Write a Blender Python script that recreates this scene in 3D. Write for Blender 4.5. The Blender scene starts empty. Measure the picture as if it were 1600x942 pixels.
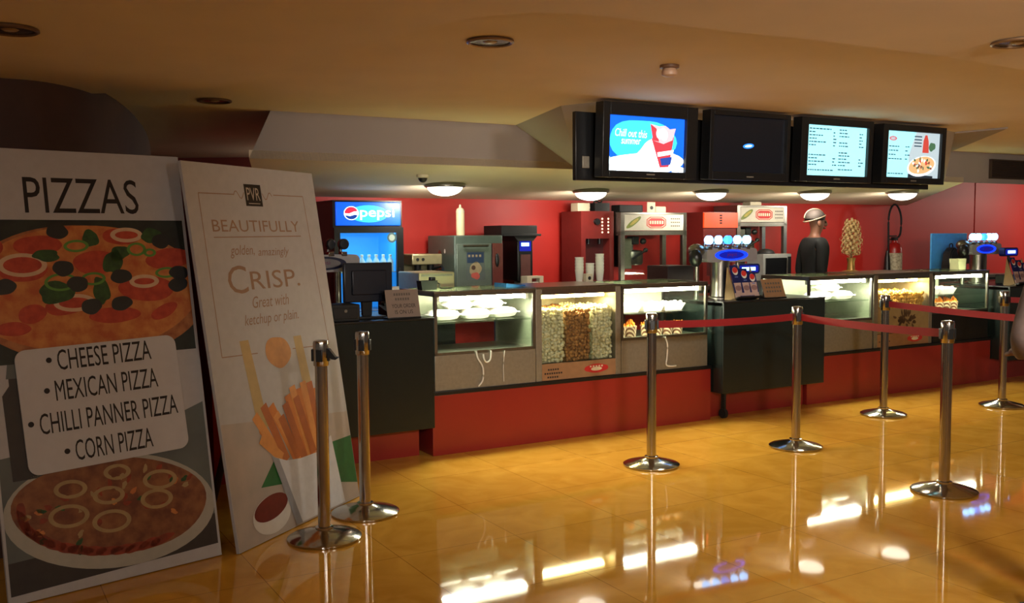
import bpy, bmesh, math, random
from mathutils import Vector, Matrix
random.seed(7)
SC = bpy.context.scene
COL = SC.collection
PI = math.pi
# ------------------------------------------------------------------ camera, world, exposure
PITCH, ROLL, CAMH = math.radians(3.88), math.radians(-0.44), 1.503
def make_camera():
    F = Vector((0, math.cos(PITCH), -math.sin(PITCH))); U0 = Vector((0, math.sin(PITCH), math.cos(PITCH))); R0 = Vector((1, 0, 0))
    R = R0*math.cos(ROLL)+U0*math.sin(ROLL); U = -R0*math.sin(ROLL)+U0*math.cos(ROLL)
    cd = bpy.data.cameras.new('camera'); co = bpy.data.objects.new('camera', cd); COL.objects.link(co)
    m = Matrix((R, U, -F)).transposed().to_4x4(); m.translation = (0, 0, CAMH); co.matrix_world = m
    cd.sensor_width = 36; cd.lens = 1500*36/1600; cd.clip_start = .05
    SC.camera = co
make_camera()
W = bpy.data.worlds.new('world'); SC.world = W; W.use_nodes = True
W.node_tree.nodes['Background'].inputs[0].default_value = (1.0, .86, .70, 1)
W.node_tree.nodes['Background'].inputs[1].default_value = .09
SC.view_settings.view_transform = 'Standard'; SC.view_settings.look = 'None'
SC.view_settings.exposure = 0.0; SC.view_settings.gamma = 1; SC.view_settings.use_curve_mapping = False
TUBE_W, WASH_W = 16.0, 6.5        # watts of the showcase tubes and of the wall-wash lamps added under the dome lights
def lamp(loc, aim, w, size, col, spread=180):
    l = bpy.data.lights.new('fill_lamp', 'AREA'); l.shape = 'DISK'; l.size = size; l.energy = w; l.color = col; l.spread = math.radians(spread)
    o = bpy.data.objects.new('fill_lamp', l); COL.objects.link(o); o.location = loc
    o.rotation_euler = (Vector(aim)-Vector(loc)).to_track_quat('-Z', 'Y').to_euler()
# unseen fill lamps added near the viewer, facing the floor, counter and boards
lamp((-1.5, .4, 2.22), (-1.5, .6, 0), 6, .5, (1, .80, .58))
lamp((2.4, .8, 2.22), (2.4, 2.0, 0), 22, .5, (1, .80, .56))
lamp((1.3, -.4, 2.2), (1.6, 7.0, 1.4), 33, .5, (1, .91, .80), 62)
lamp((2.6, .4, 2.2), (3.0, 9.0, 1.4), 56, .5, (1, .90, .78), 100)
lamp((-.3, -1.2, 2.1), (-1.4, 5.0, 1.0), 4.6, .4, (1, .95, .90), 90)
lamp((-1.7, 8.8, 2.22), (-2.8, 8.6, 2.0), 5, .25, (1, .80, .62))  # added corridor fill, hidden above the soffit behind the fascia
# fill lamps added behind the screens, one more unseen beyond the counter's right edge
for u_, v_, w_ in ((-.6, -.75, 3), (.5, -.75, 3), (1.6, -.75, 3)):
    q_ = (.751+.866*u_-.5*v_, 7.253+.5*u_+.866*v_); lamp((q_[0], q_[1], 2.06), (q_[0]+.25, q_[1]-.45, 0), w_, .25, (1, .88, .66), 100)
lamp((.751+.866*9.0-.5*.4, 7.253+.5*9.0+.866*.4, 2.1), (.751+.866*8.2-1, 7.253+4.1+1.73, 1.5), 15, .3, (1, .84, .70), 140)

# ------------------------------------------------------------------ frames
TH = math.radians(30); ORG = Vector((.751, 7.253, 0))
UD = Vector((math.cos(TH), math.sin(TH), 0)); VD = Vector((-math.sin(TH), math.cos(TH), 0))
def P(u, v, z=0.): return ORG+UD*u+VD*v+Vector((0, 0, z))

# ------------------------------------------------------------------ materials
def lin(c):
    c = c/255
    return c/12.92 if c <= .04045 else ((c+.055)/1.055)**2.4
def rgb(t): return (lin(t[0]), lin(t[1]), lin(t[2]), 1)
MATS = {}
def mat(name, c, rough=.5, metal=0., emit=0., noise=.0, scale=20., c2=None, bump=0., spec=.5, ecol=None):
    if name in MATS: return MATS[name]
    m = bpy.data.materials.new(name); m.use_nodes = True; nt = m.node_tree; b = nt.nodes['Principled BSDF']
    b.inputs['Roughness'].default_value = rough; b.inputs['Metallic'].default_value = metal
    b.inputs['Specular IOR Level'].default_value = spec
    b.inputs['Base Color'].default_value = rgb(c)
    if noise or c2 or bump:
        tc = nt.nodes.new('ShaderNodeTexCoord'); n = nt.nodes.new('ShaderNodeTexNoise'); n.inputs['Scale'].default_value = scale; n.inputs['Detail'].default_value = 4
        nt.links.new(tc.outputs['Object'], n.inputs['Vector'])
        if noise or c2:
            r = nt.nodes.new('ShaderNodeValToRGB'); r.color_ramp.elements[0].position = .35; r.color_ramp.elements[1].position = .65
            k = 1-noise
            r.color_ramp.elements[0].color = rgb(c2) if c2 else rgb([x*k for x in c]); r.color_ramp.elements[1].color = rgb(c)
            nt.links.new(n.outputs[0], r.inputs[0]); nt.links.new(r.outputs[0], b.inputs['Base Color'])
        if bump:
            bp = nt.nodes.new('ShaderNodeBump'); bp.inputs['Strength'].default_value = bump; bp.inputs['Distance'].default_value = .01
            nt.links.new(n.outputs[0], bp.inputs['Height']); nt.links.new(bp.outputs[0], b.inputs['Normal'])
    if emit:
        b.inputs['Emission Color'].default_value = rgb(ecol or c); b.inputs['Emission Strength'].default_value = emit
    MATS[name] = m; return m
def glass_mat(name, tint=(235, 245, 238), refl=.9):
    if name in MATS: return MATS[name]
    m = bpy.data.materials.new(name); m.use_nodes = True; nt = m.node_tree; nt.nodes.remove(nt.nodes['Principled BSDF'])
    o = nt.nodes['Material Output']; t = nt.nodes.new('ShaderNodeBsdfTransparent'); g = nt.nodes.new('ShaderNodeBsdfGlossy')
    t.inputs[0].default_value = rgb(tint); g.inputs['Roughness'].default_value = .02
    lw = nt.nodes.new('ShaderNodeLayerWeight'); lw.inputs[0].default_value = .5; pw_ = nt.nodes.new('ShaderNodeMath'); pw_.operation = 'POWER'; pw_.inputs[1].default_value = 4
    f = nt.nodes.new('ShaderNodeMath'); f.operation = 'MULTIPLY_ADD'; f.inputs[1].default_value = .55; f.inputs[2].default_value = .03
    nt.links.new(lw.outputs['Facing'], pw_.inputs[0]); nt.links.new(pw_.outputs[0], f.inputs[0])
    x = nt.nodes.new('ShaderNodeMixShader'); nt.links.new(f.outputs[0], x.inputs[0]); nt.links.new(t.outputs[0], x.inputs[1]); nt.links.new(g.outputs[0], x.inputs[2])
    nt.links.new(x.outputs[0], o.inputs[0]); MATS[name] = m; return m
def floor_mat():
    m = bpy.data.materials.new('polished_tiles'); m.use_nodes = True; nt = m.node_tree; b = nt.nodes['Principled BSDF']
    N = nt.nodes.new; L = nt.links.new
    tc = N('ShaderNodeTexCoord'); mp = N('ShaderNodeMapping'); mp.vector_type = 'TEXTURE'
    mp.inputs['Location'].default_value = (*(P(0, -3.06)[:2]), 0); mp.inputs['Rotation'].default_value = (0, 0, TH)
    L(tc.outputs['Object'], mp.inputs['Vector'])
    br = N('ShaderNodeTexBrick'); br.offset = 0; br.inputs['Scale'].default_value = 1; br.inputs['Mortar Size'].default_value = .0018
    br.inputs['Brick Width'].default_value = .632; br.inputs['Row Height'].default_value = .632; br.inputs['Mortar Smooth'].default_value = .1
    br.inputs['Color1'].default_value = (1, 1, 1, 1); br.inputs['Color2'].default_value = (.9, .9, .9, 1); br.inputs['Mortar'].default_value = (.45, .4, .35, 1)
    L(mp.outputs[0], br.inputs['Vector'])
    n = N('ShaderNodeTexNoise'); n.inputs['Scale'].default_value = 3.5; n.inputs['Detail'].default_value = 6; n.inputs['Distortion'].default_value = 1.5; L(mp.outputs[0], n.inputs['Vector'])
    r = N('ShaderNodeValToRGB'); r.color_ramp.elements[0].position = .3; r.color_ramp.elements[1].position = .7
    r.color_ramp.elements[0].color = rgb((203, 146, 50)); r.color_ramp.elements[1].color = rgb((222, 166, 66)); L(n.outputs[0], r.inputs[0])
    x = N('ShaderNodeMix'); x.data_type = 'RGBA'; x.blend_type = 'MULTIPLY'; x.inputs[0].default_value = 1
    L(r.outputs[0], x.inputs[6]); L(br.outputs[0], x.inputs[7]); L(x.outputs[2], b.inputs['Base Color'])
    b.inputs['Roughness'].default_value = .04; b.inputs['IOR'].default_value = 1.5
    n2 = N('ShaderNodeTexNoise'); n2.inputs['Scale'].default_value = 2.2; L(mp.outputs[0], n2.inputs['Vector'])
    bp = N('ShaderNodeBump'); bp.inputs['Strength'].default_value = .012; bp.inputs['Distance'].default_value = .02; L(n2.outputs[0], bp.inputs['Height']); L(bp.outputs[0], b.inputs['Normal'])
    return m
def popcorn_mat(name, ca, cb): return mat(name, ca, .8, c2=cb, scale=45)

CEIL = mat('ceiling_paint', (220, 204, 178), .85, noise=.02, scale=3)
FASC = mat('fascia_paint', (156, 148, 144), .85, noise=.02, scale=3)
REDW = mat('red_wall_laminate', (190, 40, 32), .5, noise=.03, scale=2)
REDP = mat('red_plinth_laminate', (150, 42, 34), .28, noise=.04, scale=3)
DKRED = mat('dark_red_paint', (92, 26, 18), .7, noise=.05)
DKWALL = mat('dark_brown_wall', (84, 58, 48), .75, noise=.08, scale=6)
BLACK = mat('black_laminate', (26, 34, 32), .25, noise=.05)
BLKP = mat('black_plastic', (18, 19, 21), .35, noise=.05)
BLKM = mat('black_matte', (16, 17, 18), .6, noise=.05)
STEEL = mat('brushed_steel', (150, 146, 136), .32, 1, noise=.06, scale=60)
STEELD = mat('dull_steel', (150, 144, 130), .5, .6, noise=.06, scale=40)
CHROME = mat('polished_chrome', (182, 176, 168), .14, 1, noise=.03, scale=30)
CREAM = mat('cream_plastic', (214, 204, 176), .5, noise=.03)
WHITE = mat('white_plastic', (228, 226, 216), .45, noise=.03)
PAPER = mat('white_paper', (236, 232, 220), .7, noise=.03)
BELT = mat('red_webbing', (150, 20, 26), .65, noise=.12, scale=300)
GLASS = glass_mat('showcase_glass', (250, 254, 250))
RUBBER = mat('dark_rubber', (28, 26, 24), .7, noise=.05)
TUBE = mat('lit_tube', (255, 250, 232), .4, emit=100, ecol=(255, 244, 216), noise=.01)
WTUBE = mat('lit_warm_tube', (255, 240, 200), .4, emit=60, ecol=(255, 222, 140), noise=.01)
DOME = mat('lit_opal_glass', (255, 252, 240), .3, emit=4.5, ecol=(255, 246, 225), noise=.01)
GOLD = mat('gold_foil', (214, 170, 96), .35, .55, noise=.1)
NAVY = mat('navy_print', (18, 32, 96), .4, noise=.05)
BLUEL = mat('lit_blue_logo', (20, 60, 255), .3, emit=2.0, ecol=(10, 50, 255), noise=.01)
BLUED = mat('dark_blue_logo', (14, 26, 130), .3, emit=.5, ecol=(20, 30, 200), noise=.01)
CYAN = mat('lit_blue_white', (190, 230, 255), .3, emit=6, ecol=(120, 190, 255), noise=.01)
CYANB = mat('lit_sky_blue', (110, 190, 255), .3, emit=3, ecol=(40, 130, 255), noise=.01)
MAROON = mat('maroon_metal', (110, 34, 30), .3, noise=.05)
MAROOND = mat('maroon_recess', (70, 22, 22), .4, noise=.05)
TAN = mat('tan_card', (150, 112, 78), .6, noise=.06)
CARD = mat('corrugated_card', (166, 138, 96), .75, noise=.08)
GREYSIGN = mat('grey_card', (138, 122, 112), .6, noise=.04)
INK = mat('black_ink', (26, 18, 18), .6, noise=.02)
REDINK = mat('red_ink', (186, 38, 40), .5, noise=.03)
GREYINK = mat('grey_ink', (92, 84, 78), .6, noise=.03)

# ------------------------------------------------------------------ geometry collector
class G:
    def __init__(s): s.bm = bmesh.new()
    def _m(s, faces, mi, smooth=False):
        for f in faces: f.material_index = mi; f.smooth = smooth
    def box(s, x0, x1, y0, y1, z0, z1, mi=0, bev=0., seg=2):
        vs = [s.bm.verts.new((x, y, z)) for x in (x0, x1) for y in (y0, y1) for z in (z0, z1)]
        idx = ((0, 1, 3, 2), (4, 6, 7, 5), (0, 4, 5, 1), (2, 3, 7, 6), (0, 2, 6, 4), (1, 5, 7, 3))
        fs = [s.bm.faces.new([vs[i] for i in q]) for q in idx]; s._m(fs, mi)
        if bev:
            r = bmesh.ops.bevel(s.bm, geom=list({e for f in fs for e in f.edges}), offset=bev, segments=seg, affect='EDGES', profile=.5)
            s._m(r['faces'], mi, True)
        return s
    def prism(s, pts, d0, d1, plane='xz', mi=0, smooth=False):
        # outline in a plane, pushed from d0 to d1 along the third axis
        def v(p, d): return (p[0], d, p[1]) if plane == 'xz' else ((p[0], p[1], d) if plane == 'xy' else (d, p[0], p[1]))
        a = [s.bm.verts.new(v(p, d0)) for p in pts]; b = [s.bm.verts.new(v(p, d1)) for p in pts]; n = len(pts)
        fs = [s.bm.faces.new(a), s.bm.faces.new(b[::-1])]; s._m(fs, mi)
        sd = [s.bm.faces.new((a[i], b[i], b[(i+1) % n], a[(i+1) % n])) for i in range(n)]; s._m(sd, mi, smooth); return s
    def lathe(s, prof, c=(0, 0, 0), seg=24, mi=0, axis='z', sx=1., sy=1., smooth=True):
        rings = []
        def tr(x, y, z):
            if axis == 'z': return (c[0]+x, c[1]+y, c[2]+z)
            if axis == 'y': return (c[0]+x, c[1]+z, c[2]+y)
            return (c[0]+z, c[1]+x, c[2]+y)
        for r, z in prof:
            if r < 1e-6: rings.append([s.bm.verts.new(tr(0, 0, z))])
            else: rings.append([s.bm.verts.new(tr(r*sx*math.cos(2*PI*i/seg), r*sy*math.sin(2*PI*i/seg), z)) for i in range(seg)])
        fs = []
        for a, b in zip(rings, rings[1:]):
            for i in range(seg):
                j = (i+1) % seg
                q = [a[i % len(a)]] + ([a[j]] if len(a) > 1 else []) + ([b[j]] if len(b) > 1 else []) + [b[i % len(b)]]
                if len(set(q)) >= 3: fs.append(s.bm.faces.new(q))
        if len(rings[0]) > 1: fs.append(s.bm.faces.new(rings[0][::-1]))
        if len(rings[-1]) > 1: fs.append(s.bm.faces.new(rings[-1]))
        s._m(fs, mi, smooth); return s
    def cyl(s, c, r, z0, z1, seg=20, mi=0, axis='z', r1=None, bev=.0):
        r1 = r if r1 is None else r1
        pr = [(r, z0), (r1, z1)] if not bev else [(r-bev, z0), (r, z0+bev), (r1, z1-bev), (r1-bev, z1)]
        return s.lathe(pr, c, seg, mi, axis)
    def ell(s, c, rx, ry, rz, mi=0, seg=16, n=10, lo=-PI/2, hi=PI/2):
        pr = [(max(0, math.cos(lo+(hi-lo)*i/n)), rz*math.sin(lo+(hi-lo)*i/n)) for i in range(n+1)]
        pr = [(0 if r < 1e-4 else r, z) for r, z in pr]
        return s.lathe(pr, c, seg, mi, 'z', rx, ry)
    def tube(s, pts, r, seg=8, mi=0, closed=False):
        pts = [Vector(p) for p in pts]; n = len(pts); rings = []
        up = Vector((0, 0, 1))
        for i, p in enumerate(pts):
            if closed: t = (pts[(i+1) % n]-pts[i-1])
            else: t = pts[min(i+1, n-1)]-pts[max(i-1, 0)]
            t.normalize(); a = t.cross(up)
            if a.length < .05: a = t.cross(Vector((1, 0, 0)))
            a.normalize(); b = t.cross(a)
            rr = r[i] if isinstance(r, (list, tuple)) else r
            rings.append([s.bm.verts.new(p+a*rr*math.cos(2*PI*k/seg)+b*rr*math.sin(2*PI*k/seg)) for k in range(seg)])
        fs = []
        for i in range(n if closed else n-1):
            a, b = rings[i], rings[(i+1) % n]
            fs += [s.bm.faces.new((a[k], a[(k+1) % seg], b[(k+1) % seg], b[k])) for k in range(seg)]
        if not closed: fs += [s.bm.faces.new(rings[0][::-1]), s.bm.faces.new(rings[-1])]
        s._m(fs, mi, True); return s
    def face(s, pts, mi=0):
        f = s.bm.faces.new([s.bm.verts.new(p) for p in pts]); f.material_index = mi; return s
    # flat print: outline (x,z) lying at depth y = -layer*0.4 mm, seen from -y
    def flat(s, pts, mi, layer, clip=None, y0=0., y=None):
        if clip:
            for ax, sg, lim in ((0, 1, clip[0]), (0, -1, -clip[1]), (1, 1, clip[2]), (1, -1, -clip[3])):
                out = []
                for i in range(len(pts)):
                    a, b = pts[i], pts[(i+1) % len(pts)]; da, db = a[ax]*sg-lim, b[ax]*sg-lim
                    if da >= 0: out.append(a)
                    if da*db < 0:
                        t = da/(da-db); out.append((a[0]+(b[0]-a[0])*t, a[1]+(b[1]-a[1])*t))
                pts = out
                if len(pts) < 3: return s
        ar = sum(pts[i][0]*pts[(i+1) % len(pts)][1]-pts[(i+1) % len(pts)][0]*pts[i][1] for i in range(len(pts)))
        if ar < 0: pts = pts[::-1]
        yy = y0-layer*.0004
        s.face([(p[0], yy, p[1]) for p in pts], mi); return s
    def blob(s, cx, cz, rx, rz, mi, layer, rot=0., wob=0., clip=None, n=28, y0=0.):
        ph = [random.uniform(0, 6.3) for _ in range(3)]; pts = []
        for i in range(n):
            a = 2*PI*i/n; k = 1+wob*(math.sin(2*a+ph[0])+.7*math.sin(3*a+ph[1])+.5*math.sin(5*a+ph[2]))/2
            x, z = rx*k*math.cos(a), rz*k*math.sin(a); pts.append((cx+x*math.cos(rot)-z*math.sin(rot), cz+x*math.sin(rot)+z*math.cos(rot)))
        return s.flat(pts, mi, layer, clip, y0)
    def ring(s, cx, cz, rx, rz, w, mi, layer, rot=0., clip=None, n=28, y0=0.):
        def pt(k, i):
            a = 2*PI*i/n; x, z = (rx-k)*math.cos(a), (rz-k*.75)*math.sin(a)
            return (cx+x*math.cos(rot)-z*math.sin(rot), cz+x*math.sin(rot)+z*math.cos(rot))
        for i in range(n): s.flat([pt(0, i), pt(0, i+1), pt(w, i+1), pt(w, i)], mi, layer, clip, y0)
        return s
    def stroke(s, a, b, w, mi, layer, y0=0.):
        d = Vector((b[0]-a[0], b[1]-a[1])); n = Vector((-d.y, d.x)).normalized()*w/2
        return s.flat([(a[0]-n.x, a[1]-n.y), (b[0]-n.x, b[1]-n.y), (b[0]+n.x, b[1]+n.y), (a[0]+n.x, a[1]+n.y)], mi, layer, None, y0)
    def text(s, body, x0, x1, z0, z1, mi, layer, rot=0., shear=0., y0=0., bold=0.):
        # lettering fitted into the box x0..x1, z0..z1 (z0 = lowest ink)
        cu = bpy.data.curves.new('t', 'FONT'); cu.body = body; cu.shear = shear; cu.offset = bold; cu.resolution_u = 3
        ob = bpy.data.objects.new('t', cu); me = bpy.data.meshes.new_from_object(ob)
        xs = [v.co.x for v in me.vertices]; ys = [v.co.y for v in me.vertices]
        ax, bx, ay, by = min(xs), max(xs), min(ys), max(ys); cx, cz = (x0+x1)/2, (z0+z1)/2; vs = []
        for v in me.vertices:
            x = x0+(v.co.x-ax)/(bx-ax)*(x1-x0)-cx; z = z0+(v.co.y-ay)/(by-ay)*(z1-z0)-cz
            vs.append(s.bm.verts.new((cx+x*math.cos(rot)-z*math.sin(rot), y0-layer*.0004, cz+x*math.sin(rot)+z*math.cos(rot))))
        for p in me.polygons:
            try: f = s.bm.faces.new([vs[i] for i in p.vertices]); f.material_index = mi
            except ValueError: pass
        bpy.data.objects.remove(ob); bpy.data.curves.remove(cu); bpy.data.meshes.remove(me); return s
    def build(s, name, mats, parent=None, loc=None, rot=None, auto=True):
        bmesh.ops.recalc_face_normals(s.bm, faces=[f for f in s.bm.faces if len(f.edges) and all(len(e.link_faces) == 2 for e in f.edges)])
        if auto:
            for e in s.bm.edges:
                if len(e.link_faces) == 2 and e.calc_face_angle(0) > .7: e.smooth = False
        me = bpy.data.meshes.new(name); s.bm.to_mesh(me); s.bm.free()
        for m in (mats if isinstance(mats, (list, tuple)) else [mats]): me.materials.append(m)
        o = bpy.data.objects.new(name, me); COL.objects.link(o)
        if parent: o.parent = parent
        if loc is not None: o.location = loc
        if rot is not None: o.rotation_euler = rot
        return o
def tag(o, label, cat, group=None, kind=None):
    o['label'] = label; o['category'] = cat
    if group: o['group'] = group
    if kind: o['kind'] = kind
    return o
def thing(name, label, cat, loc, rot=TH, group=None):
    o = bpy.data.objects.new(name, None); COL.objects.link(o); o.empty_display_size = .1
    o.location = loc; o.rotation_euler = rot if isinstance(rot, tuple) else (0, 0, rot)
    return tag(o, label, cat, group)
def struct(name, g, m, **k):
    o = g.build(name, m, **k); o['kind'] = 'structure'; return o
def dup(o, parent=None):
    c = o.copy(); COL.objects.link(c)
    if parent: c.parent = parent
    for ch in o.children: dup(ch, c)
    return c
def dupthing(o, loc, rotz, label, group=None):
    c = dup(o); c.location = loc; c.rotation_euler[2] = rotz; c['label'] = label
    if group: c['group'] = group
    return c
def area(name, parent, loc, sx, sy, w, col, rot=(0, 0, 0), spread=PI):
    l = bpy.data.lights.new(name, 'AREA'); l.shape = 'RECTANGLE'; l.size = sx; l.size_y = sy; l.energy = w; l.color = col; l.spread = spread
    o = bpy.data.objects.new(name, l); COL.objects.link(o); o.parent = parent; o.location = loc; o.rotation_euler = rot; return o
def rrect(x0, x1, z0, z1, r, n=6):
    pts = []
    for cx, cz, a in ((x1-r, z1-r, 0), (x0+r, z1-r, 90), (x0+r, z0+r, 180), (x1-r, z0+r, 270)):
        for i in range(n+1):
            t = math.radians(a+90*i/n); pts.append((cx+r*math.cos(t), cz+r*math.sin(t)))
    return pts
def smoothline(pts, k=6):
    out = []; n = len(pts); p = [Vector(q) for q in pts]
    for i in range(n-1):
        a, b, c, d = p[max(i-1, 0)], p[i], p[i+1], p[min(i+2, n-1)]
        for j in range(k):
            t = j/k; out.append(.5*((2*b)+(c-a)*t+(2*a-5*b+4*c-d)*t*t+(3*b-a-3*c+d)*t**3))
    out.append(p[-1]); return out

# ================================================================== THE ROOM
ZC, ZN = 2.285, 2.25
g = G(); g.box(-7, 13, -3, 17, -.06, 0); struct('floor', g, floor_mat())
g = G(); g.prism([(-7, -2.5), (13, -2.5), (13, 16.5), (-7, 16.5)], ZC, ZC+.1, 'xy'); struct('ceiling', g, CEIL)
arc = smoothline([(-7, 5.2), (-3.2, 5.05), (-2.1, 4.98), (-1.45, 4.78), (-1.06, 4.38), (-.6, 3.85), (-.3, 3.48), (-.03, 3.30), (.17, 3.28), (.41, 3.38), (.76, 3.57), (1.37, 3.87), (2.35, 4.48), (4.2, 6.0), (6.5, 8.2)])
g = G(); g.prism([(p.x, p.y) for p in arc]+[(13, 9), (13, -2.5), (-7, -2.5)], ZN, ZC+.0, 'xy'); struct('trim_1', g, CEIL)
# curved dark wall behind the boards
cw = smoothline([(-6.5, 4.1), (-4, 4.2), (-2.9, 4.34), (-2.354, 4.493), (-2.17, 4.72), (-2.17, 5.2), (-2.38, 6.13), (-2.80, 7.48), (-3.40, 9.07), (-3.8, 9.35)])
g = G(); g.prism([(p.x, p.y) for p in cw]+[(-6.5, 9.35)], 0, ZC, 'xy', smooth=True); struct('wall_left', g, DKWALL)
g = G(); g.box(-6.5, -1.55, 9.35, 9.5, 0, ZC); struct('wall_far_left', g, DKRED)
# kitchen walls
def WV(pts, name, m, d=.12):
    pass
g = G(); g.box(-2.97, 4.6, 2.0, 2.12, 0, 1.86); g.box(4.6, 7.30, 2.0, 2.12, 0, ZC); struct('wall_back', g, REDW, loc=P(0, 0), rot=(0, 0, TH))
g = G(); g.box(7.30, 11.5, 1.99, 2.12, 0, ZC); struct('wall_right', g, REDW, loc=P(0, 0), rot=(0, 0, TH))
g = G(); g.box(-2.97, -2.85, .0, 2.0, 0, 1.86); struct('wall_kitchen_left', g, REDW, loc=P(0, 0), rot=(0, 0, TH))
# soffit over the serving side, sloping down to the red wall
g = G()
def slab(g, quad, th, mi=0):
    a = [g.bm.verts.new(q) for q in quad]; b = [g.bm.verts.new((q[0], q[1], q[2]+th)) for q in quad]; n = len(quad)
    g.bm.faces.new(a); g.bm.faces.new(b[::-1])
    for i in range(n): g.bm.faces.new((a[i], b[i], b[(i+1) % n], a[(i+1) % n]))
slab(g, [(-2.71, .0, 1.99), (4.19, .0, 1.99), (5.95, 1.998, 1.85), (-2.1, 1.998, 1.85)], .05)
struct('trim_2', g, CEIL, loc=P(0, 0), rot=(0, 0, TH))
# fascia with its forward-leaning bulkheads
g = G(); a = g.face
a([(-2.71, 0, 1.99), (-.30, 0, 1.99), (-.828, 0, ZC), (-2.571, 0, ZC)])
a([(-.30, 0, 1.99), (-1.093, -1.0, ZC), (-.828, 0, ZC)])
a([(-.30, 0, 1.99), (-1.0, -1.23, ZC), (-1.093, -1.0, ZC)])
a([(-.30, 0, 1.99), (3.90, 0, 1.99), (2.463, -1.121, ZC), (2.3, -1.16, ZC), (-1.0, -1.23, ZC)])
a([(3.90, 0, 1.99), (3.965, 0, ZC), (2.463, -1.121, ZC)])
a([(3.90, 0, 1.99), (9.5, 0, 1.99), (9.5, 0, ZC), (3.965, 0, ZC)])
g.prism([(2.463, -1.121), (3.965, -.005), (2.515, -1.52)], ZC-.012, ZC-.001, 'xy')  # thin plate in darker paint, standing in for a shaded triangle of ceiling
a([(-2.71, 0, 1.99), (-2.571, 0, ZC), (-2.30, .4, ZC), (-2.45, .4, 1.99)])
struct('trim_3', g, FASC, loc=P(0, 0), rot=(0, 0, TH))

# ================================================================== THE TWO LEANING BOARDS
def lettering_box(): pass
MAT_PZ = [mat('board_white', (190, 190, 192), .55, noise=.03), INK,
          mat('photo_dark_green', (44, 52, 44), .5, c2=(30, 30, 28), scale=9), mat('print_cheese', (212, 142, 72), .5, c2=(186, 92, 46), scale=16),
          mat('print_crust', (186, 122, 70), .5, c2=(150, 84, 46), scale=20), mat('print_tomato', (196, 74, 46), .5, c2=(170, 54, 34), scale=25),
          mat('print_olive', (34, 38, 40), .4, noise=.1), mat('print_leaf', (52, 92, 40), .5, c2=(34, 66, 30), scale=30),
          mat('print_onion', (220, 186, 150), .5, noise=.05), mat('print_pepper', (96, 150, 60), .5, noise=.05),
          mat('print_teal_grey', (104, 112, 108), .5, c2=(88, 92, 90), scale=4), mat('print_plate', (178, 176, 164), .5, noise=.04),
          mat('print_baked', (150, 98, 58), .5, c2=(110, 58, 36), scale=14), mat('print_baked_ring', (176, 148, 100), .5, noise=.08),
          mat('print_dark_table', (58, 52, 50), .5, noise=.08), mat('panel_white', (202, 202, 204), .55, noise=.02), mat('print_baked_red', (160, 62, 34), .5, c2=(120, 50, 30), scale=18)]
def leaning(name, label, loc, dirdeg, lean, w, h, back):
    t = thing(name, label, 'sign board', loc, (-math.radians(lean), 0, math.radians(dirdeg)))
    g = G(); g.box(0, w, 0, .018, 0, h, bev=.002); g.build('panel', MAT_PZ[0], t)
    th = math.radians(lean); y, z = back*math.cos(th), back*math.sin(th)
    g = G(); d = Vector((0, y-.02, z-h*.68)).normalized()
    g.tube([(w/2, .02, h*.68), (w/2, y-.01, z+.02)], .02, 8); g.box(w/2-.12, w/2+.12, .019, .03, h*.66, h*.70)
    g.build('back_strut', DKWALL, t); return t
b1 = leaning('pizza_board', 'white leaning board headed PIZZAS with pizza photos and a four line menu', (-2.07, 3.839, .004), 42.8, 10.6, .9305, 1.932, .62)
g = G(); c1 = (.012, .915, .99, 1.615)
g.flat([(.012, .99), (.915, .99), (.915, 1.615), (.012, 1.615)], 2, 1)
g.blob(.46, 1.28, .53, .315, 4, 2, -.02, .02, c1, 60); g.blob(.45, 1.30, .50, .29, 3, 3, -.02, .03, c1, 60)
for x, z, rx, rz, ro in ((.18, 1.40, .10, .06, 0), (.49, 1.42, .10, .055, .1), (.71, 1.29, .13, .06, 0), (.83, 1.43, .11, .05, .1), (.35, 1.235, .10, .045, .2), (.25, 1.5, .10, .045, 0), (.62, 1.54, .09, .04, 0), (.55, 1.175, .12, .035, 0), (.2, 1.2, .06, .04, .3), (.78, 1.18, .07, .03, .4), (.05, 1.5, .06, .05, 0), (.12, 1.14, .07, .03, 0)):
    g.blob(x, z, rx, rz, 5, 4, ro, .06, c1)
for x, z, rx, rz in ((.18, 1.415, .10, .052), (.64, 1.545, .075, .035), (.70, 1.325, .07, .032), (.38, 1.24, .09, .04)): g.ring(x, z, rx, rz, .022, 8, 5, 0, c1)
for x, z, rx, rz, ro in ((.475, 1.53, .04, .035, .6), (.76, 1.54, .055, .035, .2), (.31, 1.29, .085, .045, .1), (.50, 1.29, .035, .065, .2), (.565, 1.42, .04, .06, -.3), (.28, 1.455, .06, .025, 0), (.60, 1.46, .05, .03, .2)): g.blob(x, z, rx, rz, 7, 6, ro, .22, c1)
for x, z, rx, rz in ((.41, 1.496, .055, .028), (.679, 1.477, .045, .032), (.81, 1.363, .055, .026), (.47, 1.345, .055, .03), (.33, 1.335, .07, .04), (.74, 1.46, .03, .02)): g.ring(x, z, rx, rz, .014, 9, 7, .05, c1)
for x, z in ((.335, 1.563), (.80, 1.515), (.345, 1.396), (.40, 1.324), (.595, 1.352), (.10, 1.322), (.86, 1.303), (.585, 1.227), (.45, 1.22), (.87, 1.36)): g.blob(x, z, .047, .034, 6, 8, .1, .1, c1)
g.build('pizza_photo', MAT_PZ, b1)
g = G(); c2 = (.012, .918, .035, .98)
g.flat([(.012, .035), (.918, .06), (.918, .735), (.70, .66), (.012, .60)], 10, 1); g.flat([(.012, .035), (.918, .06), (.918, .20), (.012, .17)], 14, 2)
g.flat([(.06, .5), (.19, .5), (.19, .86), (.15, .9), (.15, .95), (.08, .95), (.08, .9), (.05, .86)], 14, 3); g.flat([(.07, .93), (.16, .93), (.15, .99), (.08, .99)], 10, 4)
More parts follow.
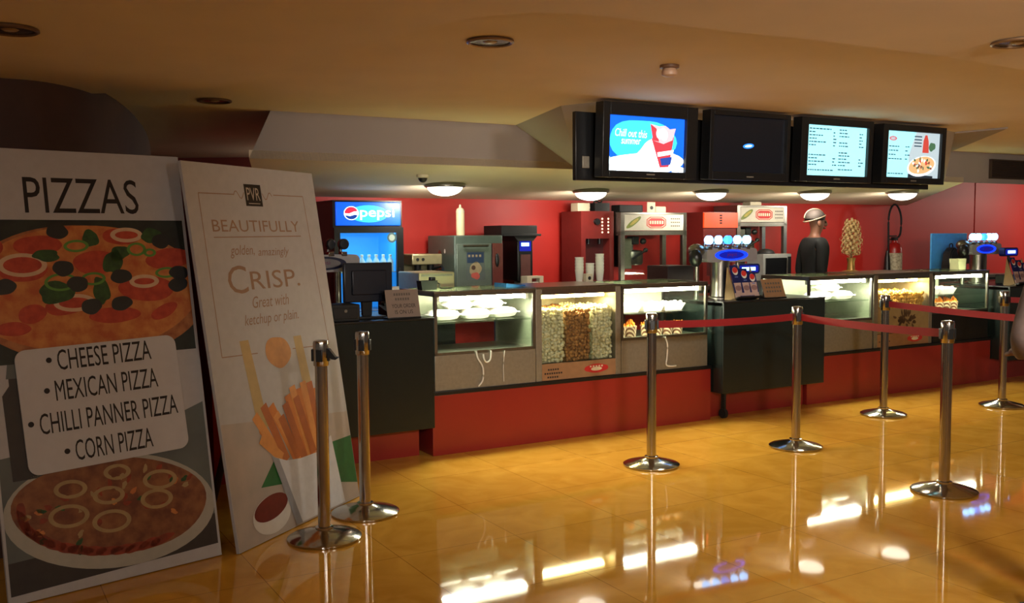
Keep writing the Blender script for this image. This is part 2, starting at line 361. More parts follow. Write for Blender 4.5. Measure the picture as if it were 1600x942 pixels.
g.blob(.465, .305, .46, .25, 11, 3, -.13, 0, c2, 48); g.blob(.465, .325, .42, .215, 12, 4, -.12, .03, c2, 48)
for k in range(14):
    a = PI*1.0+k*.16; g.blob(.465+.385*math.cos(a), .315+.185*math.sin(a)-.04*math.cos(a), .055, .02, 16, 5, math.atan2(.5*math.cos(a), -math.sin(a)), .15, c2)
for x, z, rx, rz in ((.266, .317, .085, .05), (.442, .261, .085, .05), (.65, .32, .075, .045), (.283, .43, .07, .04), (.486, .47, .06, .035), (.674, .404, .08, .045), (.44, .375, .07, .04)):
    g.ring(x, z, rx, rz, .02, 13, 6, -.1, c2); g.blob(x, z, rx*.5, rz*.5, 12, 7, .3, .2, c2)
for k in range(40):
    a = random.uniform(0, 6.28); r = math.sqrt(random.random()); g.blob(.465+.38*r*math.cos(a), .32+.18*r*math.sin(a), .018, .010, random.choice((3, 16, 13, 7)), 5, a, .3, c2)
g.build('baked_pizza_photo', MAT_PZ, b1)
g = G(); g.text('PIZZAS', .212, .712, 1.645, 1.808, 1, 1); g.build('title_lettering', MAT_PZ, b1)
rt = .028
def rp(pts, c=(.468, .787), r=rt): return [(c[0]+(x-c[0])*math.cos(r)-(z-c[1])*math.sin(r), c[1]+(x-c[0])*math.sin(r)+(z-c[1])*math.cos(r)) for x, z in pts]
g = G(); g.prism(rp(rrect(.115, .818, .52, 1.055, .045)), -.012, -.0045, 'xz', 15)
for body, xa, xb, zc in (('CHEESE PIZZA', .278, .690, .997), ('MEXICAN PIZZA', .258, .708, .866), ('CHILLI PANNER PIZZA', .182, .788, .731), ('CORN PIZZA', .316, .656, .597)):
    g.text(body, xa, xb, zc-.045, zc+.045, 1, 1, rt, 0, -.0125); g.blob(xa-.034, zc-.003, .012, .012, 1, 1, y0=-.0125)
g.build('menu_panel', MAT_PZ, b1)

MAT_FR = [mat('board_offwhite', (186, 178, 172), .55, noise=.03), INK, mat('print_tan_ink', (160, 128, 104), .6, noise=.03), mat('print_marble', (188, 176, 166), .5, c2=(172, 164, 156), scale=6),
          mat('print_fry', (216, 134, 54), .5, c2=(202, 116, 44), scale=12), mat('print_fry_light', (224, 152, 78), .5, noise=.06), mat('print_fry_dark', (188, 104, 44), .5, noise=.06),
          mat('print_cone', (216, 218, 224), .5, noise=.04), mat('print_cone_side', (150, 153, 162), .5, noise=.04), mat('print_ketchup', (116, 30, 24), .4, noise=.1),
          mat('print_bowl', (222, 218, 212), .5, noise=.03), mat('print_green_cloth', (30, 108, 52), .5, noise=.1), mat('print_blur_fry', (194, 168, 112), .5, noise=.05), mat('logo_black', (34, 26, 24), .5, noise=.05), mat('logo_cream', (198, 186, 170), .5, noise=.02), mat('print_chip', (210, 150, 84), .5, noise=.08)]
b2 = leaning('fries_board', 'off-white leaning board advertising crisp fries in a paper cone', (-1.307, 4.479, .004), 67.83, 8.5, 1.094, 1.892, .62)
g = G(); g.flat([(.446, 1.685), (.586, 1.685), (.586, 1.80), (.446, 1.80)], 13, 1); g.text('PVR', .462, .572, 1.715, 1.782, 14, 2); g.stroke((.47, 1.699), (.565, 1.699), .004, 14, 2); g.build('logo', MAT_FR, b2)
g = G()
for a_, b_ in (((.09, 1.74), (.36, 1.742)), ((.69, 1.75), (.965, 1.752)), ((.09, 1.74), (.085, .935)), ((.965, 1.752), (1.01, .90)), ((.085, .935), (.36, .925)), ((.66, .915), (1.01, .90)), ((.156, 1.522), (.89, 1.526))): g.stroke(a_, b_, .005, 2, 1)
for sx in (-1, 1):
    pts = [(.516+sx*(.16-.012*i), 1.742+.02*math.sin(i*1.0)) for i in range(8)]
    for p, q in zip(pts, pts[1:]): g.stroke(p, q, .005, 2, 1)
g.build('border_line', MAT_FR, b2)
g = G()
g.text('BEAUTIFULLY', .156, .885, 1.550, 1.610, 2, 1); g.build('text_line', MAT_FR, b2); g = G()
g.text('golden,', .262, .455, 1.415, 1.482, 2, 1, 0, .3); g.build('text_line', MAT_FR, b2); g = G(); g.text('amazingly', .485, .757, 1.41, 1.466, 2, 1, 0, .3); g.build('text_line', MAT_FR, b2); g = G()
g.text('C', .213, .365, 1.235, 1.378, 2, 1); g.build('initial_letter', MAT_FR, b2); g = G(); g.text('RISP.', .39, .818, 1.25, 1.345, 2, 1); g.build('text_line', MAT_FR, b2); g = G()
g.text('Great with', .378, .690, 1.155, 1.215, 2, 1, 0, .3); g.build('text_line', MAT_FR, b2); g = G()
g.text('ketchup or plain.', .293, .756, 1.055, 1.125, 2, 1, 0, .3)
g.build('text_line', MAT_FR, b2)
g = G(); cf = (.004, 1.09, .004, 1.2)
g.flat([(.004, .004), (1.09, .004), (1.09, .50), (.004, .62)], 3, 1)
g.flat([(.23, 1.0), (.30, 1.0), (.36, .55), (.28, .52)], 12, 2); g.flat([(.68, .98), (.75, .98), (.79, .66), (.71, .66)], 12, 2)
g.blob(.53, .912, .105, .085, 15, 3, -.15, .08)
g.flat([(.90, .36), (1.09, .36), (1.09, .085), (.90, .13)], 11, 2); g.flat([(.23, .262), (.40, .24), (.36, .37)], 11, 2)
fr = [(.30, .55, .42, .36), (.26, .62, .44, .35), (.34, .66, .47, .35), (.40, .65, .55, .34), (.43, .60, .60, .33), (.47, .58, .57, .34), (.55, .68, .64, .33), (.60, .72, .68, .33), (.52, .64, .62, .33), (.66, .70, .70, .33), (.70, .73, .76, .33), (.76, .72, .80, .34), (.82, .68, .82, .34), (.28, .50, .43, .37), (.62, .66, .71, .34)]
for i, (xa, za, xb, zb) in enumerate(fr):
    g.stroke((xa, za), (xb, zb), .055, (4, 5, 6)[i % 3], 3+i*.4)
g.flat([(.345, .395), (.46, .35), (.58, .335), (.74, .335), (.89, .40), (.935, .01), (.47, .01)], 7, 10); g.flat([(.345, .395), (.40, .372), (.52, .01), (.47, .01)], 8, 11)
g.blob(.285, .115, .155, .095, 10, 6, 0, 0, cf); g.blob(.285, .15, .14, .06, 9, 7, .1, 0, cf)
g.build('fries_photo', MAT_FR, b2)

# ================================================================== STANCHIONS
def make_stanchion():
    t = thing('stanchion', '', 'stanchion', (0, 0, 0), 0)
    g = G(); g.lathe([(.178, 0), (.184, .004), (.184, .012), (.17, .02), (.10, .038), (.045, .052), (.04, .056)], seg=40); g.build('base', CHROME, t)
    g = G(); g.lathe([(.031, .05), (.031, .88)], seg=24); g.build('pole', CHROME, t)
    g = G(); g.lathe([(.036, .872), (.038, .876), (.038, .985), (.035, .996), (.02, 1.0)], seg=24); g.build('cap', CHROME, t)
    g = G(); g.box(-.016, .016, -.045, .045, .895, .955, bev=.003); g.box(-.045, .045, -.016, .016, .895, .955, bev=.003); g.build('belt_slot', BLKP, t)
    g = G(); g.lathe([(.045, .052), (.045, .062), (.033, .066)], seg=20); g.build('collar', CHROME, t)
    return t
st0 = make_stanchion()
ST = [(-.948, 4.721, 'chrome stanchion without a belt, nearest the fries board'), (-.81, 5.16, 'chrome stanchion without a belt, just behind another one beside the fries board'),
      (.905, 6.206, 'chrome stanchion standing before the display case of snack tubs, red belt running to its right'), (2.0, 6.713, 'chrome stanchion before the black cash counter, red belts on both sides'),
      (3.081, 7.902, 'slim chrome stanchion before the further popcorn bin, red belt crossing to its right'), (2.509, 5.507, 'chrome stanchion nearest the camera on the right, end of the middle red belt'),
      (4.249, 8.26, 'farthest chrome stanchion at the right, near the last display case'), (3.72, 5.82, 'chrome stanchion off to the far right holding the end of the long red belt'), (5.6, 8.0, 'chrome stanchion off to the far right beyond the last display case')]
SO = []
for i, (x, y, lb) in enumerate(ST):
    o = st0 if i == 0 else dup(st0)
    o.location = (x, y, 0); o['label'] = lb; o['group'] = 'stanchions of the queue line'; SO.append(o)
def belt(i, j, z=.925, sag=.012):
    a, b = Vector(ST[i][:2]), Vector(ST[j][:2]); d = (b-a); L = d.length; d.normalize(); g = G(); n = 14; n2 = Vector((-d.y, d.x))*.0012
    rows = []
    for k in range(n+1):
        s = .04+(L-.08)*k/n; q = d*s; zz = z-sag*4*(k/n)*(1-k/n)
        rows.append([g.bm.verts.new((q.x+e*n2.x, q.y+e*n2.y, zz+h)) for e, h in ((1, -.024), (1, .024), (-1, .024), (-1, -.024))])
    for r0, r1 in zip(rows, rows[1:]):
        for k in range(4): g.bm.faces.new((r0[k], r0[(k+1) % 4], r1[(k+1) % 4], r1[k]))
    g.bm.faces.new(rows[0][::-1]); g.bm.faces.new(rows[-1])
    o = g.build('belt', BELT, SO[i]); o['label'] = 'red webbing belt'
belt(2, 3); belt(3, 5); belt(4, 7); belt(6, 8)
g = G(); g.prism([(.03, .96), (.045, .955), (.075, .915), (.09, .912), (.075, .902), (.055, .905), (.03, .935)], -.02, .02, 'xz'); o = g.build('belt_clip', BLKP, SO[0]); o['label'] = 'dark belt end clip'

# ================================================================== COUNTER BASES
def cthing(name, label, cat, u, v, z, group=None, rz=0.): return thing(name, label, cat, P(u, v, z), TH+rz, group)
def plinth(u0, u1, v0, lb):
    t = cthing('counter_plinth', lb, 'counter', u0, v0, 0)
    g = G(); g.box(0, u1-u0, 0, .62-v0, 0, .418, bev=.003); g.build('red_base', REDP, t)
    g = G(); g.box(0, u1-u0, -.012, .62-v0, .418, .445, bev=.003); g.build('black_rail', BLKP, t)
plinth(-1.50, .995, 0, 'red counter base under the left showcases and popcorn bin')
plinth(2.16, 4.77, .06, 'red counter base under the right-hand showcases')
def cash(u0, u1, lb, v0=-.13, left_steel=False):
    t = cthing('cash_counter', lb, 'counter', u0, v0, 0); w = u1-u0
    g = G(); g.box(0, w, 0, .022, .225, .955, bev=.003); g.build('front_panel', BLACK, t)
    g = G(); g.box(0, w, .022, .72, .225, .93); g.build('body', BLACK, t)
    g = G(); g.box(.02, w-.02, .22, .70, 0, .225); g.build('red_base', REDP, t)
    g = G(); g.box(-.005, w+.005, .0, .74, .955, .967, bev=.003); g.build('worktop', BLKP, t); return t
cash(-2.62, -1.545, 'black cash counter at the left, behind the two stanchions by the boards')
tc = cash(1.01, 2.16, 'black cash counter in the middle, between the two rows of lit showcases')
g = G(); g.cyl((.10, .12, .04), .04, 0, .03, 18, 0, 'x'); g.cyl((.10, .12, .04), .02, -.004, .034, 12, 0, 'x'); g.box(.105, .125, .10, .14, .06, .226); g.build('caster', RUBBER, tc)
cash(4.78, 6.6, 'black cash counter at the far right end, behind the last stanchion')

# ================================================================== SHOWCASES
def showcase(u0, u1, zg, lb, v0=0., shelf=.90, tube=TUBE, lcol=(1, .96, .86), tw=None, dark=False, tubz=1.075, full=False):
    w = u1-u0; D = .58; t = cthing('display_case', lb, 'display case', u0, v0, .445, 'glass display cases on the counter'); zz = .445
    g = G(); g.box(0, w, 0, D, 0, zg-.02-zz, bev=.003); g.build('lower_panel', BLKM if dark else STEELD, t)
    g = G(); p = .022
    for x in (0, w-p):
        g.box(x, x+p, 0, p, zg-.02-zz, 1.12-zz); g.box(x, x+p, D-p, D, zg-.02-zz, 1.12-zz)
    g.box(0, w, 0, p, zg-.02-zz, zg-zz); g.box(0, w, 0, p, 1.095-zz, 1.118-zz); g.box(0, w, D-p, D, 1.095-zz, 1.118-zz)
    for x in (0, w-p): g.box(x, x+p, 0, D, 1.095-zz, 1.118-zz)
    g.build('frame', STEEL, t)
    g = G(); g.box(-.002, w+.002, -.006, .03, 1.118-zz, 1.13-zz, bev=.002); g.box(-.002, w+.002, D-.03, D, 1.118-zz, 1.13-zz, bev=.002); g.box(-.002, .03, .03, D-.03, 1.118-zz, 1.13-zz); g.box(w-.03, w+.002, .03, D-.03, 1.118-zz, 1.13-zz); g.build('top_rim', STEEL, t)
    g = G(); g.box(.03, w-.03, .03, D-.03, 1.119-zz, 1.13-zz); g.build('top_glass', glass_mat('top_glass', (200, 214, 196)), t)
    g = G(); g.box(p, w-p, .004, .008, zg-zz, 1.095-zz); g.build('front_glass', GLASS, t)
    for x in (.004, w-.008):
        g = G(); g.box(x, x+.004, p, D-p, zg-zz, 1.095-zz); g.build('side_glass', GLASS, t)
    g = G(); g.box(p, w-p, .03, D-.03, shelf-.012-zz, shelf-zz); g.build('shelf', glass_mat('shelf_glass', (236, 244, 234)), t)
    g = G(); g.box(p, w-p, .02, D-.02, zg-.02-zz, zg-.012-zz); g.build('floor_tray', STEEL, t)
    g = G(); g.box(p, w-p, D-.02, D-.012, (zg if full else shelf)-zz, 1.095-zz); g.build('back_panel', mat('back_glass_green', (206, 212, 186), .35, noise=.04), t)
    g = G(); g.cyl((.06, .06, tubz-zz), .014, 0, w-.12, 12, 0, 'x'); g.build('light_tube', tube, t)
    for x in (.035, w-.06):
        g = G(); g.box(x, x+.025, .04, .08, tubz-.02-zz, 1.118-zz); g.build('lamp_holder', WHITE, t)
    area('tube_light', t, (w/2, .075, tubz-.02-zz), w-.15, .05, TUBE_W if tw is None else tw, lcol)
    return t
s1 = showcase(-1.479, -.672, .71, 'brightly lit glass display case at the left end, white packs on its shelf', tw=20, shelf=.915)
s2 = showcase(.095, .957, .72, 'lit glass display case of snack tubs directly left of the middle cash counter')
s3 = showcase(2.17, 3.0, .735, 'brightly lit glass display case below the worker, white packs inside', v0=.06, tw=20, full=True)
s4 = showcase(3.86, 4.72, .745, 'last glass display case at the right, snack cartons on its lower deck', v0=.06, dark=True, full=True, tw=8)
def cable(par, pts, r=.006):
    g = G(); g.tube(smoothline(pts, 5), r, 8); o = g.build('cable', WHITE, par); o['label'] = 'white power cable'
cable(s1, [(.315, -.008, .258), (.325, -.012, .21), (.355, -.012, .165), (.368, -.012, .12), (.362, -.012, .05), (.33, -.008, .012)])
cable(s1, [(.435, -.008, .258), (.425, -.012, .195), (.395, -.012, .178), (.375, -.012, .20), (.37, -.010, .235)])
cable(s1, [(.545, -.008, .25), (.53, -.012, .15), (.535, -.008, .03)], .003)
cable(s2, [(.42, -.008, .26), (.44, -.012, .20), (.435, -.012, .10), (.43, -.01, .04), (.48, -.008, .025), (.53, -.008, .025)])
# popcorn bins
def bin_(u0, u1, lb, v0, zb=.57, hdr=True):
    w = u1-u0; D = .58; t = cthing('popcorn_bin', lb, 'popcorn bin', u0, v0, .445, 'heated popcorn bins'); zz = .445
    g = G(); p = .05
    g.box(0, p, 0, D, 0, 1.12-zz, bev=.003); g.box(w-p, w, 0, D, 0, 1.12-zz, bev=.003); g.box(p, w-p, D-.02, D, 0, 1.12-zz); g.box(p, w-p, .02, D, 0, zb-.005-zz)
    g.build('cabinet', STEELD, t)
    g = G(); g.box(-.003, w+.003, -.008, D, 1.12-zz, 1.135-zz, bev=.002); g.box(p, w-p, 0, .02, 1.075-zz, 1.12-zz, bev=.002); g.build('top_plate', STEEL, t)
    g = G(); g.box(p, w-p, .006, .010, zb-zz, 1.075-zz); g.build('front_glass', GLASS, t)
    g = G(); g.box(p, w-p, .0, .018, .447-zz, zb-zz, 0, bev=.002)
    for k, L in enumerate((.10, .16, .11)):
        x0 = .07+(.16-L)/2
        for q in range(int(L/.02)): g.flat([(x0+q*.02, .52-zz-k*.028), (x0+q*.02+.014, .52-zz-k*.028), (x0+q*.02+.014, .533-zz-k*.028), (x0+q*.02, .533-zz-k*.028)], 1, 1)
    lx, lz = w*.70, .508-zz
    pts = [(lx+.11*math.cos(a)*(1 if abs(math.sin(a)) < .6 else .86), lz+.034*math.sin(a)) for a in [2*PI*i/32 for i in range(32)]]
    g.flat(pts, 2, 1); g.blob(lx, lz-.004, .05, .014, 3, 2)
    for q in range(5): g.flat([(lx-.06+q*.026, lz+.010), (lx-.045+q*.026, lz+.010), (lx-.045+q*.026, lz+.022), (lx-.06+q*.026, lz+.022)], 3, 2)
    g.build('sign_strip', [TAN, INK, REDINK, CREAM], t)
    g = G(); g.cyl((.08, .12, 1.055-zz), .013, 0, w-.16, 12, 0, 'x'); g.build('light_tube', WTUBE, t)
    area('tube_light', t, (w/2, .13, 1.035-zz), w-.18, .05, 14, (1, .82, .45))
    return t
q1 = bin_(-.668, .091, 'popcorn bin with three sections of popcorn, between the two left showcases', 0)
q2 = bin_(3.02, 3.845, 'further popcorn bin printed with a corn design, between the two right showcases', .06)
for x in (.268, .503): 
    g = G(); g.box(x-.003, x+.003, .02, .55, .13, .50); g.build('divider', GLASS, q1)
g = G(); g.face([(.05, .003, .13), (.775, .003, .13), (.775, .003, .36), (.05, .003, .36)], 0)
random.seed(3)
for k in range(46):
    a = random.uniform(0, 6.28); r = random.random(); g.blob(.42+.17*r*math.cos(a), .245+.09*r*math.sin(a), .022, .012, 1, 3, a, .3)
g.build('printed_film', [mat('film_tan', (150, 128, 86), .5, noise=.08, scale=12), mat('film_brown', (84, 62, 42), .5, noise=.1)], q2)
def popcorn(u0, u1, v0, v1, z0, ztop, m, lb, r=.017):
    g = G(); nx = max(2, int((u1-u0)/(r*1.55))); nz = int((ztop-z0)/(r*1.5))
    def kern(x, y, z):
        rr = r*random.uniform(.75, 1.2); ret = bmesh.ops.create_icosphere(g.bm, subdivisions=1, radius=rr); mv = Vector((x, y, z))
        for v in ret['verts']: v.co = v.co*random.uniform(.78, 1.2)+mv
    for j in range(nz):
        for i in range(nx): kern(u0+r+(u1-u0-2*r)*i/(nx-1)+random.uniform(-.008, .008), v0+r*1.1+random.uniform(-.004, .004), z0+r*1.05+j*r*1.5+random.uniform(-.007, .007))
    ny = int((v1-v0)/(r*1.9))
    for k in range(1, ny):
        for i in range(nx): kern(u0+r+(u1-u0-2*r)*i/(nx-1)+random.uniform(-.006, .006), v0+r+k*r*1.9, ztop-r+.01*math.sin(i*.9+k)+random.uniform(-.008, .012))
    g.box(u0+.006, u1-.006, v0+.025, v1, z0, ztop-r*1.6)
    for f in g.bm.faces: f.smooth = True
    o = g.build('popcorn', m, None, P(0, 0), (0, 0, TH), auto=False); return tag(o, lb, 'popcorn', None, 'stuff')
pw = popcorn_mat('popcorn_pale', (214, 208, 184), (176, 166, 128)); pb = popcorn_mat('popcorn_caramel', (172, 122, 70), (104, 66, 36))
popcorn(-.612, -.405, .02, .52, .572, .955, pw, 'pale popcorn in the left section of the nearer popcorn bin')
popcorn(-.395, -.170, .02, .52, .572, .955, pb, 'caramel brown popcorn in the middle section of the nearer popcorn bin')
popcorn(-.160, .030, .02, .52, .572, .965, pw, 'pale popcorn in the right section of the nearer popcorn bin')
popcorn(3.09, 3.77, .09, .55, .572, .95, popcorn_mat('popcorn_gold', (214, 170, 84), (160, 110, 48)), 'golden popcorn heaped in the further popcorn bin', .022)

# ------------------------------------------------------------------ goods inside the showcases
def pack_mesh(w, d, h):
    g = G(); n = 8; rows = []
    for side in (1, -1):
        rr = []
        for i in range(n+1):
            row = []
            for j in range(n+1):
                x, y = i/n*2-1, j/n*2-1; z = (max(0, (1-x**4)*(1-y**4)))**.5*h/2
                row.append((x*w/2, y*d/2, h/2+side*z))
            rr.append(row)
        rows.append(rr)
    bm = g.bm
    for rr in rows:
        vs = [[bm.verts.new(p) for p in row] for row in rr]
        for i in range(n):
            for j in range(n): bm.faces.new((vs[i][j], vs[i+1][j], vs[i+1][j+1], vs[i][j+1])).smooth = True
    bmesh.ops.remove_doubles(bm, verts=bm.verts, dist=.0005); return g
def pack(u, v, z, rz, w, d, h, lb, grp):
    t = cthing('snack_pack', lb, 'snack pack', u, v, z, grp, rz)
    pack_mesh(w, d, h).build('pouch', PAPER, t)
    g = G(); g.box(-w/2-.012, -w/2+.006, -d*.44, d*.44, h/2-.003, h/2+.003); g.box(w/2-.006, w/2+.012, -d*.44, d*.44, h/2-.003, h/2+.003); g.build('crimped_end', PAPER, t); return t
for k, (u, v, rz) in enumerate(((-1.31, .22, .1), (-1.07, .2, -.08), (-.84, .22, .15))):
    pack(u, v, .915, rz, .21, .19, .075, ('left', 'middle', 'right')[k]+' white snack pack lying on the shelf of the left-end display case', 'white packs in the left display case')
for k, (u, v, rz) in enumerate(((-1.20, .21, -.1), (-.95, .21, .12))):
    pack(u, v, .988, rz, .20, .17, .065, ('left', 'right')[k]+' white snack pack on top of the pile in the left-end display case', 'white packs in the left display case')
for k, (u, v, rz) in enumerate(((2.52, .28, .1), (2.78, .27, -.1))):
    pack(u, v, .90, rz, .22, .2, .08, ('left', 'right')[k]+' white snack pack on the shelf of the display case below the worker', 'white packs in the case below the worker')
pack(2.64, .28, .978, .05, .2, .18, .07, 'white snack pack lying on top of two others below the worker', 'white packs in the case below the worker')
# open trays of puffs on the upper shelf
def tray(u, v, z, rz, lb, grp):
    t = cthing('food_tray', lb, 'food tray', u, v, z, grp, rz)
    g = G(); a = [(-.085, -.06), (.085, -.06), (.085, .06), (-.085, .06)]; b = [(-.11, -.08), (.11, -.08), (.11, .08), (-.11, .08)]
    va = [g.bm.verts.new((x, y, 0)) for x, y in a]; vb = [g.bm.verts.new((x, y, .055)) for x, y in b]; vc = [g.bm.verts.new((x*.96, y*.95, .055)) for x, y in b]; vd = [g.bm.verts.new((x*.96, y*.95, .004)) for x, y in a]
    g.bm.faces.new(va[::-1]); g.bm.faces.new(vd)
    for k in range(4):
        j = (k+1) % 4; g.bm.faces.new((va[k], va[j], vb[j], vb[k])); g.bm.faces.new((vb[k], vb[j], vc[j], vc[k])); g.bm.faces.new((vc[k], vc[j], vd[j], vd[k]))
    g.build('carton', PAPER, t)
    g = G()
    for i in range(6):
        for j in range(4): g.ell((-.078+i*.031+random.uniform(-.004, .004), -.048+j*.032, .045+random.uniform(0, .015)), .02, .019, .018, 0, 8, 5)
    o = g.build('puffs', mat('pale_puffs', (240, 228, 190), .8, noise=.06), t); o['kind'] = 'stuff'; return t
for k, u in enumerate((.27, .50, .71)): tray(u, .19, .90, 0, ('left', 'middle', 'right')[k]+' white carton of pale puffs on the shelf above the snack tubs', 'white cartons above the snack tubs')
for k, u in enumerate((4.02, 4.26)): tray(u, .25, .90, 0, ('left', 'right')[k]+' white carton of pale puffs on the upper shelf of the last display case', 'white cartons in the last case')
CHEV = bpy.data.materials.new('chevron_print'); CHEV.use_nodes = True
def chev():
    nt = CHEV.node_tree; b = nt.nodes['Principled BSDF']; tc = nt.nodes.new('ShaderNodeTexCoord'); w = nt.nodes.new('ShaderNodeTexWave'); w.bands_direction = 'DIAGONAL'; w.inputs['Scale'].default_value = 22
    r = nt.nodes.new('ShaderNodeValToRGB'); r.color_ramp.interpolation = 'CONSTANT'; r.color_ramp.elements[1].position = .5; r.color_ramp.elements[0].color = rgb((120, 72, 48)); r.color_ramp.elements[1].color = rgb((226, 196, 164))
    nt.links.new(tc.outputs['Object'], w.inputs['Vector']); nt.links.new(w.outputs[1], r.inputs[0]); nt.links.new(r.outputs[0], b.inputs['Base Color'])
chev()
CRISP = mat('orange_crisps', (232, 140, 40), .6, c2=(206, 104, 26), scale=40)
def tub(u, v, z, lb, grp, tall):
    t = cthing('snack_tub', lb, 'snack tub', u, v, z, grp)
    g = G(); g.lathe([(.040, 0), (.050, .085), (.047, .085), (.038, .004)], seg=18); g.build('printed_tub', CHEV, t)
    g = G()
    for k in range(22):
        a = random.uniform(0, 6.28); r = .040*math.sqrt(random.random()); h = (.05*(1-r/.04)+.012 if tall else .018)
        x, y = r*math.cos(a), r*math.sin(a)
        zz = .078; tip = Vector((x+random.uniform(-.01, .01), y+random.uniform(-.01, .01), zz+h+random.uniform(0, .014)))
        g.tube([(x, y, zz-.02), tip], [.008, .004], 5)
    g.lathe([(0.0, .07), (.045, .072), (.045, .081), (.026, .094), (0, .097)], seg=14)
    o = g.build('crisps', CRISP, t); o['kind'] = 'stuff'; return t
nm = ('leftmost', 'second', 'third', 'fourth', 'fifth', 'rightmost')
for k, u in enumerate((.19, .295, .45, .555, .66, .765)): tub(u, .15, .708, nm[k]+' printed tub of orange crisps in the case right of the popcorn bin', 'snack tubs on the lower deck', k < 2)
for k, u in enumerate((3.97, 4.08, 4.19, 4.30, 4.41)): tub(u, .24, .733, ('leftmost', 'second', 'middle', 'fourth', 'rightmost')[k]+' printed tub of orange crisps inside the last display case', 'snack tubs in the last display case', True)
# ================================================================== BACK COUNTER
t = cthing('back_counter', 'long low counter along the red back wall carrying the machines', 'counter', -.98, 1.32, 0)
L = 8.0
g = G(); g.box(0, L, .02, .66, 0, .96); g.build('carcass', BLACK, t)
g = G(); g.box(-.01, L, -.01, .67, .96, 1.0, bev=.004); g.build('worktop', STEEL, t)
for i in range(9):
    x = .02+i*.88
    g = G(); g.box(x, x+.85, 0, .02, .10, .93, bev=.003); d = g.build('door', REDP if i != 1 else BLACK, t)
    g = G(); g.tube([(x+.75, -.02, .78), (x+.75, -.02, .90)], .006, 8); g.tube([(x+.75, 0, .785), (x+.75, -.02, .785)], .005, 6); g.tube([(x+.75, 0, .895), (x+.75, -.02, .895)], .005, 6); g.build('handle', STEEL, d)

# ------------------------------------------------------------------ drinks cooler
t = cthing('drinks_cooler', 'tall drinks cooler with a lit blue header and glass door, behind the left cash counter', 'cooler', -1.655, 1.5, 0)
w, D = .60, .46
g = G(); g.box(0, .03, 0, D, .06, 1.80); g.box(w-.03, w, 0, D, .06, 1.80); g.box(.03, w-.03, D-.03, D, .06, 1.80, 1); g.box(.03, w-.03, 0, D, .06, .22); g.box(.03, w-.03, 0, D, 1.585, 1.80); g.box(.03, .035, .02, D-.03, .22, 1.585, 1); g.box(w-.035, w-.03, .02, D-.03, .22, 1.585, 1); g.box(0, w, 0, D, 1.79, 1.805)
g.build('cabinet', [BLKP, mat('cooler_lining_glow', (70, 150, 220), .5, emit=.55, ecol=(40, 150, 245), noise=.1, scale=5)], t)  # lining glows blue in place of light filling the cooler
for x in (.05, w-.05):
    for y in (.06, D-.06):
        g = G(); g.cyl((x, y, 0), .02, 0, .06, 10); g.build('foot', BLKP, t)
HB = mat('lit_blue_header', (20, 110, 235), .3, emit=1.0, ecol=(6, 80, 225), noise=.02); HW = mat('lit_header_white', (235, 245, 255), .3, emit=1.6, ecol=(215, 235, 255), noise=.01); HR = mat('lit_header_red', (220, 40, 70), .3, emit=.9, ecol=(215, 40, 70), noise=.01); HS = mat('lit_header_sky', (60, 190, 245), .3, emit=1.5, ecol=(40, 170, 245), noise=.02)
g = G(); g.box(.02, w-.02, -.02, 0, 1.60, 1.79, 0, bev=.006)
cy = -.0205; X, Z = .15, 1.70
g.blob(.30, 1.695, .17, .07, 4, .5, y0=cy, clip=(.03, .57, 1.605, 1.785))
g.blob(X, Z, .064, .056, 1, 1, y0=cy)
top = [(X+.057*math.cos(a), Z+.05*math.sin(a)) for a in [math.radians(20+160*i/14) for i in range(15)]]
g.flat(top+[(X-.02, Z-.004), (X+.02, Z+.012)], 2, 2, y0=cy)
bot = [(X+.057*math.cos(a), Z+.05*math.sin(a)) for a in [math.radians(200+140*i/14) for i in range(15)]]
g.flat(bot+[(X+.03, Z-.012), (X-.01, Z-.024)], 3, 2, y0=cy)
g.text('pepsi', .225, .525, 1.645, 1.745, 1, 2, y0=cy, bold=.01)
g.build('lit_header', [HB, HW, HR, mat('lit_header_navy', (10, 60, 150), .3, emit=.7, ecol=(8, 60, 160), noise=.01), HS], t)
g = G(); g.box(0, w, -.03, -.005, .20, 1.585, 0)
for f in list(g.bm.faces): pass
g.bm.free(); g = G()
g.box(0, .05, -.03, -.005, .20, 1.585); g.box(w-.06, w, -.03, -.005, .20, 1.585); g.box(.05, w-.06, -.03, -.005, 1.54, 1.585); g.box(.05, w-.06, -.03, -.005, .20, .26)
d = g.build('door', BLKP, t)
g = G(); g.box(.05, w-.06, -.02, -.014, .26, 1.54); g.build('pane', GLASS, d)
g = G(); g.cyl((w-.05, -.05, 0), .011, .85, 1.25, 10); g.build('handle', BLKM, d)
g = G(); g.blob(w-.105, 1.50, .042, .042, 0, 1, y0=-.031); g.blob(w-.105, 1.50, .026, .026, 1, 2, y0=-.031); g.build('round_sticker', [mat('sticker_grey', (70, 110, 120), .5, noise=.05), mat('sticker_pale', (180, 200, 190), .5, noise=.05)], d)
for z in (.55, .90, 1.22):
    g = G(); g.box(.035, w-.035, .03, D-.04, z-.006, z); g.build('shelf', mat('wire_shelf', (180, 200, 210), .5, noise=.1), t)
area('cooler_light', t, (w/2, .08, 1.57), .45, .05, 4, (.25, .6, 1))
bm0 = None
for k in range(8):
    b = cthing('drink_bottle', 'pale plastic bottle in the row on the cooler shelf, behind the glass door', 'bottle', -1.655+.075+k*.063, 1.56, 1.22, 'bottles in the drinks cooler')
    if bm0 is None:
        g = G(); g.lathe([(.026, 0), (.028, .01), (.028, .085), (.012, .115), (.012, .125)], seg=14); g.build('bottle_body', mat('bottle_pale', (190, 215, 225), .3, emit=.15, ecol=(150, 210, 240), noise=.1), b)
        g = G(); g.lathe([(.014, .125), (.014, .14), (.008, .142)], seg=12); g.build('bottle_cap', WHITE, b); bm0 = b
    else:
        for ch in bm0.children: dup(ch, b)

